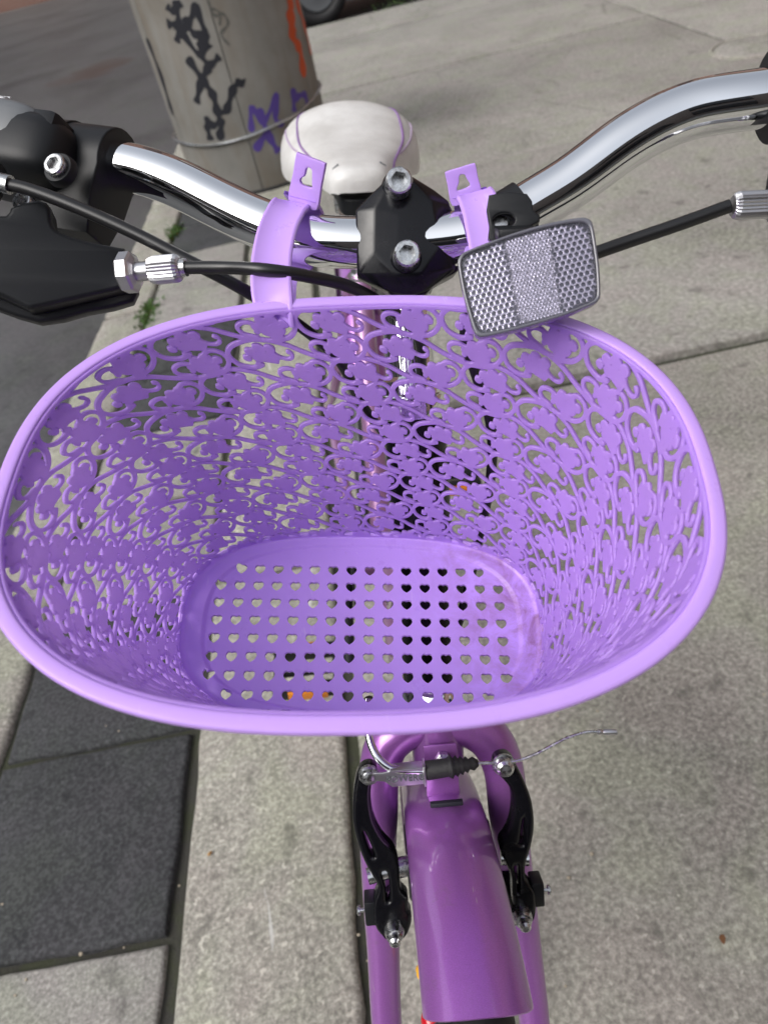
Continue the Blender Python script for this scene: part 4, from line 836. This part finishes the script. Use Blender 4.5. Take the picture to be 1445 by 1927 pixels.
# floral lattice tile (millimetres): wavy vine, five-lobed flower standing on it, leaf with a curl hanging under the arch
TW, TP = 72.0, 15.0
def sdf_tile(res=0.25):
    nx, ny = int(round(TW / res)), int(round(2 * TP / res)); gx, gy = np.meshgrid(np.arange(nx) * res, np.arange(ny) * res)
    Fm = np.full((ny, nx), 50.0); k = 0.0727
    def mm(p): return ((p[0] - 900) * k, (590 - p[1]) * k * 0.92)
    vine = [(270, 572), (190, 588), (118, 535), (112, 440), (165, 375), (250, 345), (350, 335), (450, 362), (540, 415), (620, 490), (700, 545), (800, 582), (900, 590), (980, 572), (1050, 515), (1080, 445), (1062, 385), (1010, 362), (965, 385)]
    petal = [(770, 548), (705, 505), (700, 445), (745, 412), (800, 418), (832, 455)]
    curl = [(415, 500), (440, 530), (482, 546), (522, 525), (530, 488), (512, 476)]
    caps = []; 
    for pl, r0, r1 in ((vine, 1.08, 0.95), (petal, 0.92, 0.86), (curl, 0.82, 0.7)):
        sp_ = smooth_path([(*mm(p), 0) for p in pl], 4)[:, :2]
        for i in range(len(sp_) - 1): caps.append((sp_[i], sp_[i + 1], r0 + (r1 - r0) * i / len(sp_)))
    circ = [((822, 462), 42), ((880, 420), 47), ((950, 416), 46), ((1006, 458), 38), ((905, 505), 64), ((862, 505), 50), ((945, 500), 52), ((900, 552), 54), ((796, 500), 22),
            ((412, 434), 42), ((342, 416), 47), ((268, 440), 43), ((214, 490), 34), ((338, 490), 56), ((388, 498), 50), ((285, 502), 45), ((250, 556), 22), ((520, 482), 19)]
    circ = [(mm(c), r * k * 0.82) for c, r in circ]
    tri = [mm(p) for p in ((285, 535), (388, 578), (446, 505))]
    for row in (-2, -1, 0, 1, 2, 3):
        ox = (0.63 * TW if row % 2 else 0.0)
        for col in (-2, -1, 0, 1, 2):
            X = gx - ox - col * TW; Y = gy - row * TP - 2.0
            for (cx, cy), r in circ: Fm = np.minimum(Fm, np.hypot(X - cx, Y - cy) - r)
            for a, b, r in caps:
                d = b - a; l2 = d @ d + 1e-9; t_ = np.clip(((X - a[0]) * d[0] + (Y - a[1]) * d[1]) / l2, 0, 1)
                Fm = np.minimum(Fm, np.hypot(X - a[0] - t_ * d[0], Y - a[1] - t_ * d[1]) - r)
            e = []
            for i in range(3):
                a, b = V(tri[i]), V(tri[(i + 1) % 3]); nn = unit((b[1] - a[1], a[0] - b[0])); e.append((X - a[0]) * nn[0] + (Y - a[1]) * nn[1])
            s_ = 1 if (np.cross(np.append(V(tri[1]) - V(tri[0]), 0), np.append(V(tri[2]) - V(tri[0]), 0))[2] > 0) else -1
            Fm = np.minimum(Fm, np.maximum(np.maximum(e[0], e[1]), e[2]) * 1 if s_ > 0 else np.maximum(np.maximum(-e[0], -e[1]), -e[2]))
    for _ in range(1):
        Fm = (Fm + np.roll(Fm, 1, 0) + np.roll(Fm, -1, 0) + np.roll(Fm, 1, 1) + np.roll(Fm, -1, 1)) / 5
    return Fm, res
TILE, TRES = sdf_tile()
def tile_at(x, y):
    ny, nx = TILE.shape; fx = (x / TRES) % nx; fy = (y / TRES) % ny; i, j = fx.astype(int), fy.astype(int); a, b = fx - i, fy - j
    i, j = i % nx, j % ny; i2, j2 = (i + 1) % nx, (j + 1) % ny
    return TILE[j, i] * (1 - a) * (1 - b) + TILE[j, i2] * a * (1 - b) + TILE[j2, i] * (1 - a) * b + TILE[j2, i2] * a * b
NT, WALLH = 11, 160.0
nu, nv = int(NT * TW / 0.72), int(WALLH / 0.72)
uu, vv = np.meshgrid(np.arange(nu) * NT * TW / nu, np.arange(nv + 1) * WALLH / nv)
FW = tile_at(NT * TW - uu + 0.55 * (vv - WALLH), (vv - WALLH) * (1 + 0.20 * (1 - vv / WALLH)) + 14 * TP + 3.0)                      # seen from inside: run the motif the other way round
FW = np.minimum(FW, (vv - 3.0) * 1.0); FW = np.minimum(FW, (WALLH - 1.5 - vv))
P2, faces = marching(FW, True)
fu = P2[:, 0] / nu; fu = fu + 0.004; fv = P2[:, 1] / nv
wall = mesh('lattice_wall', (Q(wall_pt(fu, fv)), faces), 'lilac_thin', basket, sharp=0)
sol = wall.modifiers.new('thickness', 'SOLIDIFY'); sol.thickness = 0.0019; sol.offset = -1.0
# rim
def rim_sweep(prof, fv_at, n_=360):
    base = wall_pt(np.arange(n_) / n_, np.full(n_, fv_at)); tg = np.roll(base, -1, 0) - np.roll(base, 1, 0); nn = np.column_stack([tg[:, 1], -tg[:, 0], np.zeros(n_)]); nn /= np.linalg.norm(nn, axis=1)[:, None]
    if (nn * (base - base.mean(0))).sum() < 0: nn = -nn
    m_ = len(prof); vs = np.stack([base + nn * o * 1e-3 + np.array([0, 0, z * 1e-3]) for o, z in prof], 1).reshape(-1, 3); f = []
    for i in range(n_):
        i2 = (i + 1) % n_
        for k in range(m_): k2 = (k + 1) % m_; f.append([i * m_ + k, i2 * m_ + k, i2 * m_ + k2, i * m_ + k2])
    return Q(vs), f
B_ = lambda name, vf, mt, parent=None, **k: mesh(name, vf, mt, parent or basket, **k)
B_('rim', rim_sweep([(-0.5, -2.2), (-0.5, 0.2), (-0.2, 0.8), (0.4, 1.1), (1.6, 1.2), (4.0, 1.1), (5.0, 0.8), (5.5, 0.2), (5.6, -1.6), (5.2, -2.0), (4.7, -1.6), (4.4, -0.5), (3.8, -0.1), (2.0, -0.1), (1.6, -0.8), (1.5, -2.2)], 1.0), 'lilac', sharp=45)
# floor with rows of hearts
s_ = 0.011; FA, FB, FN, FCX, FCY = 0.1032, 0.0577, 2.8, 0.002, 0.004
g = 0.00052; nxf, nyf = int(2 * FA / g) + 3, int(2 * FB / g) + 3
gx, gy = np.meshgrid((np.arange(nxf) - nxf / 2) * g + FCX, (np.arange(nyf) - nyf / 2) * g + FCY)
e_ = (np.abs((gx - FCX) / FA) ** FN + np.abs((gy - FCY) / FB) ** FN) ** (1 / FN); FF = (e_ - 1) * FB
for j, cnt in ((1, 14), (2, 16), (3, 16), (4, 16), (5, 16), (6, 16), (7, 16), (8, 14), (9, 10)):
    for i in range(cnt):
        hx, hy = (i - (cnt - 1) / 2) * s_, -(j - 4.5) * s_; sc = 0.00285
        x0, x1 = np.searchsorted(gx[0], (hx - 0.005, hx + 0.005)); y0, y1 = np.searchsorted(gy[:, 0], (hy - 0.005, hy + 0.005))
        X, Y = (gx[y0:y1, x0:x1] - hx) / sc, (gy[y0:y1, x0:x1] - hy) / sc + 0.1
        hv = X * X + Y * Y - 1 - np.abs(X) ** (2 / 3) * Y * 0.92; FF[y0:y1, x0:x1] = np.maximum(FF[y0:y1, x0:x1], -hv * sc * 0.6)
P2, faces = marching(FF)
fx, fy = (P2[:, 0] - nxf / 2) * g + FCX, (P2[:, 1] - nyf / 2) * g + FCY
e2 = (np.abs((fx - FCX) / FA) ** FN + np.abs((fy - FCY) / FB) ** FN) ** (1 / FN); din = (1 - e2) * FB
fz = 0.0018 * (1 - np.clip((din - 0.0062) / 0.0012, 0, 1)) + 0.0028 * (1 - np.clip(din / 0.002, 0, 1)) ** 2
floor = mesh('floor', (Q(np.column_stack([fx, fy, fz])), faces), 'lilac_floor', basket, sharp=0)
sol = floor.modifiers.new('thickness', 'SOLIDIFY'); sol.thickness = 0.0022; sol.offset = -1.0
B_('foot_rim', rim_sweep([(-0.4, 0.5), (-0.4, 4), (0.8, 4.6), (2.2, 3.8), (2.4, -4.5), (1.6, -5), (0.9, -4.5), (0.8, 0)], 0.0), 'lilac', sharp=45)

# straps: from the rim over the handlebar, ending in an upright tab with a keyhole
def strap(x, path, wid, tabx, tab_len, hole, lean):
    bpnt, btan = bar_at(x); up = unit(V((0, 0, 1)) - btan * btan[2]); fwd = unit(np.cross(btan, up)); fwd = fwd if fwd[1] < 0 else -fwd
    r = 0.0146; path = [V(p) for p in path]; rim_in = path[1]
    P_ = smooth_path(path, 8); n_ = len(P_); tg = np.gradient(P_, axis=0); tg /= np.linalg.norm(tg, axis=1)[:, None]
    lat = unit(btan); th = 0.0021
    prof = [(-wid / 2, 0), (-wid / 2, th * 0.7), (-wid / 2 + 0.0008, th), (-wid / 2 + 0.0018, th), (-wid / 2 + 0.0024, th * 0.8), (wid / 2 - 0.0024, th * 0.8), (wid / 2 - 0.0018, th), (wid / 2 - 0.0008, th), (wid / 2, th * 0.7), (wid / 2, 0)]
    vs, f = [], []; m_ = len(prof)
    for i in range(n_):
        l = lat - tg[i] * (lat @ tg[i]); l /= np.linalg.norm(l); nn = np.cross(l, tg[i])
        if nn @ V((0, -0.8, 0.6)) < 0: nn = -nn
        for a, b in prof: vs.append(P_[i] + l * a + nn * b)
    for i in range(n_ - 1):
        for k in range(m_): k2 = (k + 1) % m_; f.append([i * m_ + k, i * m_ + k2, (i + 1) * m_ + k2, (i + 1) * m_ + k])
    f += [list(range(m_)), [(n_ - 1) * m_ + k for k in range(m_)][::-1]]
    so = B_('strap', (vs, f), 'lilac', sharp=50)
    # return half behind and under the bar
    back = [bpnt + up * (r + 0.005) - fwd * 0.004, bpnt - fwd * (r + 0.001) + up * 0.006, bpnt - fwd * (r + 0.001) - up * 0.006, bpnt - up * (r + 0.002), bpnt + fwd * (r + 0.004) - up * 0.012, rim_in + V((0, 0.012, -0.006))]
    P_ = smooth_path(back, 6); vs, f = [], []
    for i in range(len(P_)):
        tgi = unit(P_[min(i + 1, len(P_) - 1)] - P_[max(i - 1, 0)]); l = unit(lat - tgi * (lat @ tgi)); nn = np.cross(l, tgi)
        for a, b in ((-1, -1), (1, -1), (1, 1), (-1, 1)): vs.append(P_[i] + l * a * wid * 0.47 + nn * b * 0.0009)
    for i in range(len(P_) - 1):
        for k in range(4): k2 = (k + 1) % 4; f.append([i * 4 + k, i * 4 + k2, (i + 1) * 4 + k2, (i + 1) * 4 + k])
    B_('strap_return', (vs, f), 'lilac', so, sharp=50)
    tu = unit(up * 0.93 - fwd * 0.18 + lat * lean); tw = wid * 1000 * 0.42
    tab = B_('strap_tab', plate(bpnt + up * (r + 0.004) - fwd * 0.005 + lat * tabx, unit(lat - tu * (lat @ tu)), tu, [[(-tw, -3), (-tw, tab_len * 0.5), (-tw, tab_len - 1), (-tw + 1.2, tab_len), (0, tab_len), (tw - 1.2, tab_len), (tw, tab_len - 1), (tw, tab_len * 0.5), (tw, -3), (0, -3)], hole], 0.0013, 0.0005, 3), 'lilac', so, sharp=50)
    return so
key1 = [(-1.4, 14.5), (0, 15.4), (1.6, 14.6), (2.1, 12.5), (3.0, 8.5), (3.3, 6.8), (0.4, 6.3), (-2.6, 6.6), (-3.6, 8.2), (-3.0, 9.6), (-1.8, 10.8)]
key2 = [(-1.2, 9.2), (0, 9.8), (1.6, 9.2), (2.2, 7), (3.0, 3.6), (-3.0, 3.0), (-3.4, 4.4), (-2.0, 6.5)]
strap(-0.0085, [(-0.0262, 0.3165, 0.8640), (-0.0254, 0.3165, 0.8715), (-0.0244, 0.3240, 0.8785), (-0.0216, 0.3391, 0.8850), (-0.0158, 0.3570, 0.8915), (-0.0095, 0.3720, 0.8945), (-0.0065, 0.3830, 0.8935)], 0.0190, 0.002, 20.0, key1, 0.10)
strap(0.0830, [(0.0745, 0.2912, 0.8475), (0.0752, 0.2962, 0.8558), (0.0770, 0.3100, 0.8640), (0.0795, 0.3265, 0.8745), (0.0815, 0.3400, 0.8810), (0.0825, 0.3510, 0.8838), (0.0830, 0.3580, 0.8838)], 0.0182, -0.002, 13.0, key2, -0.04)
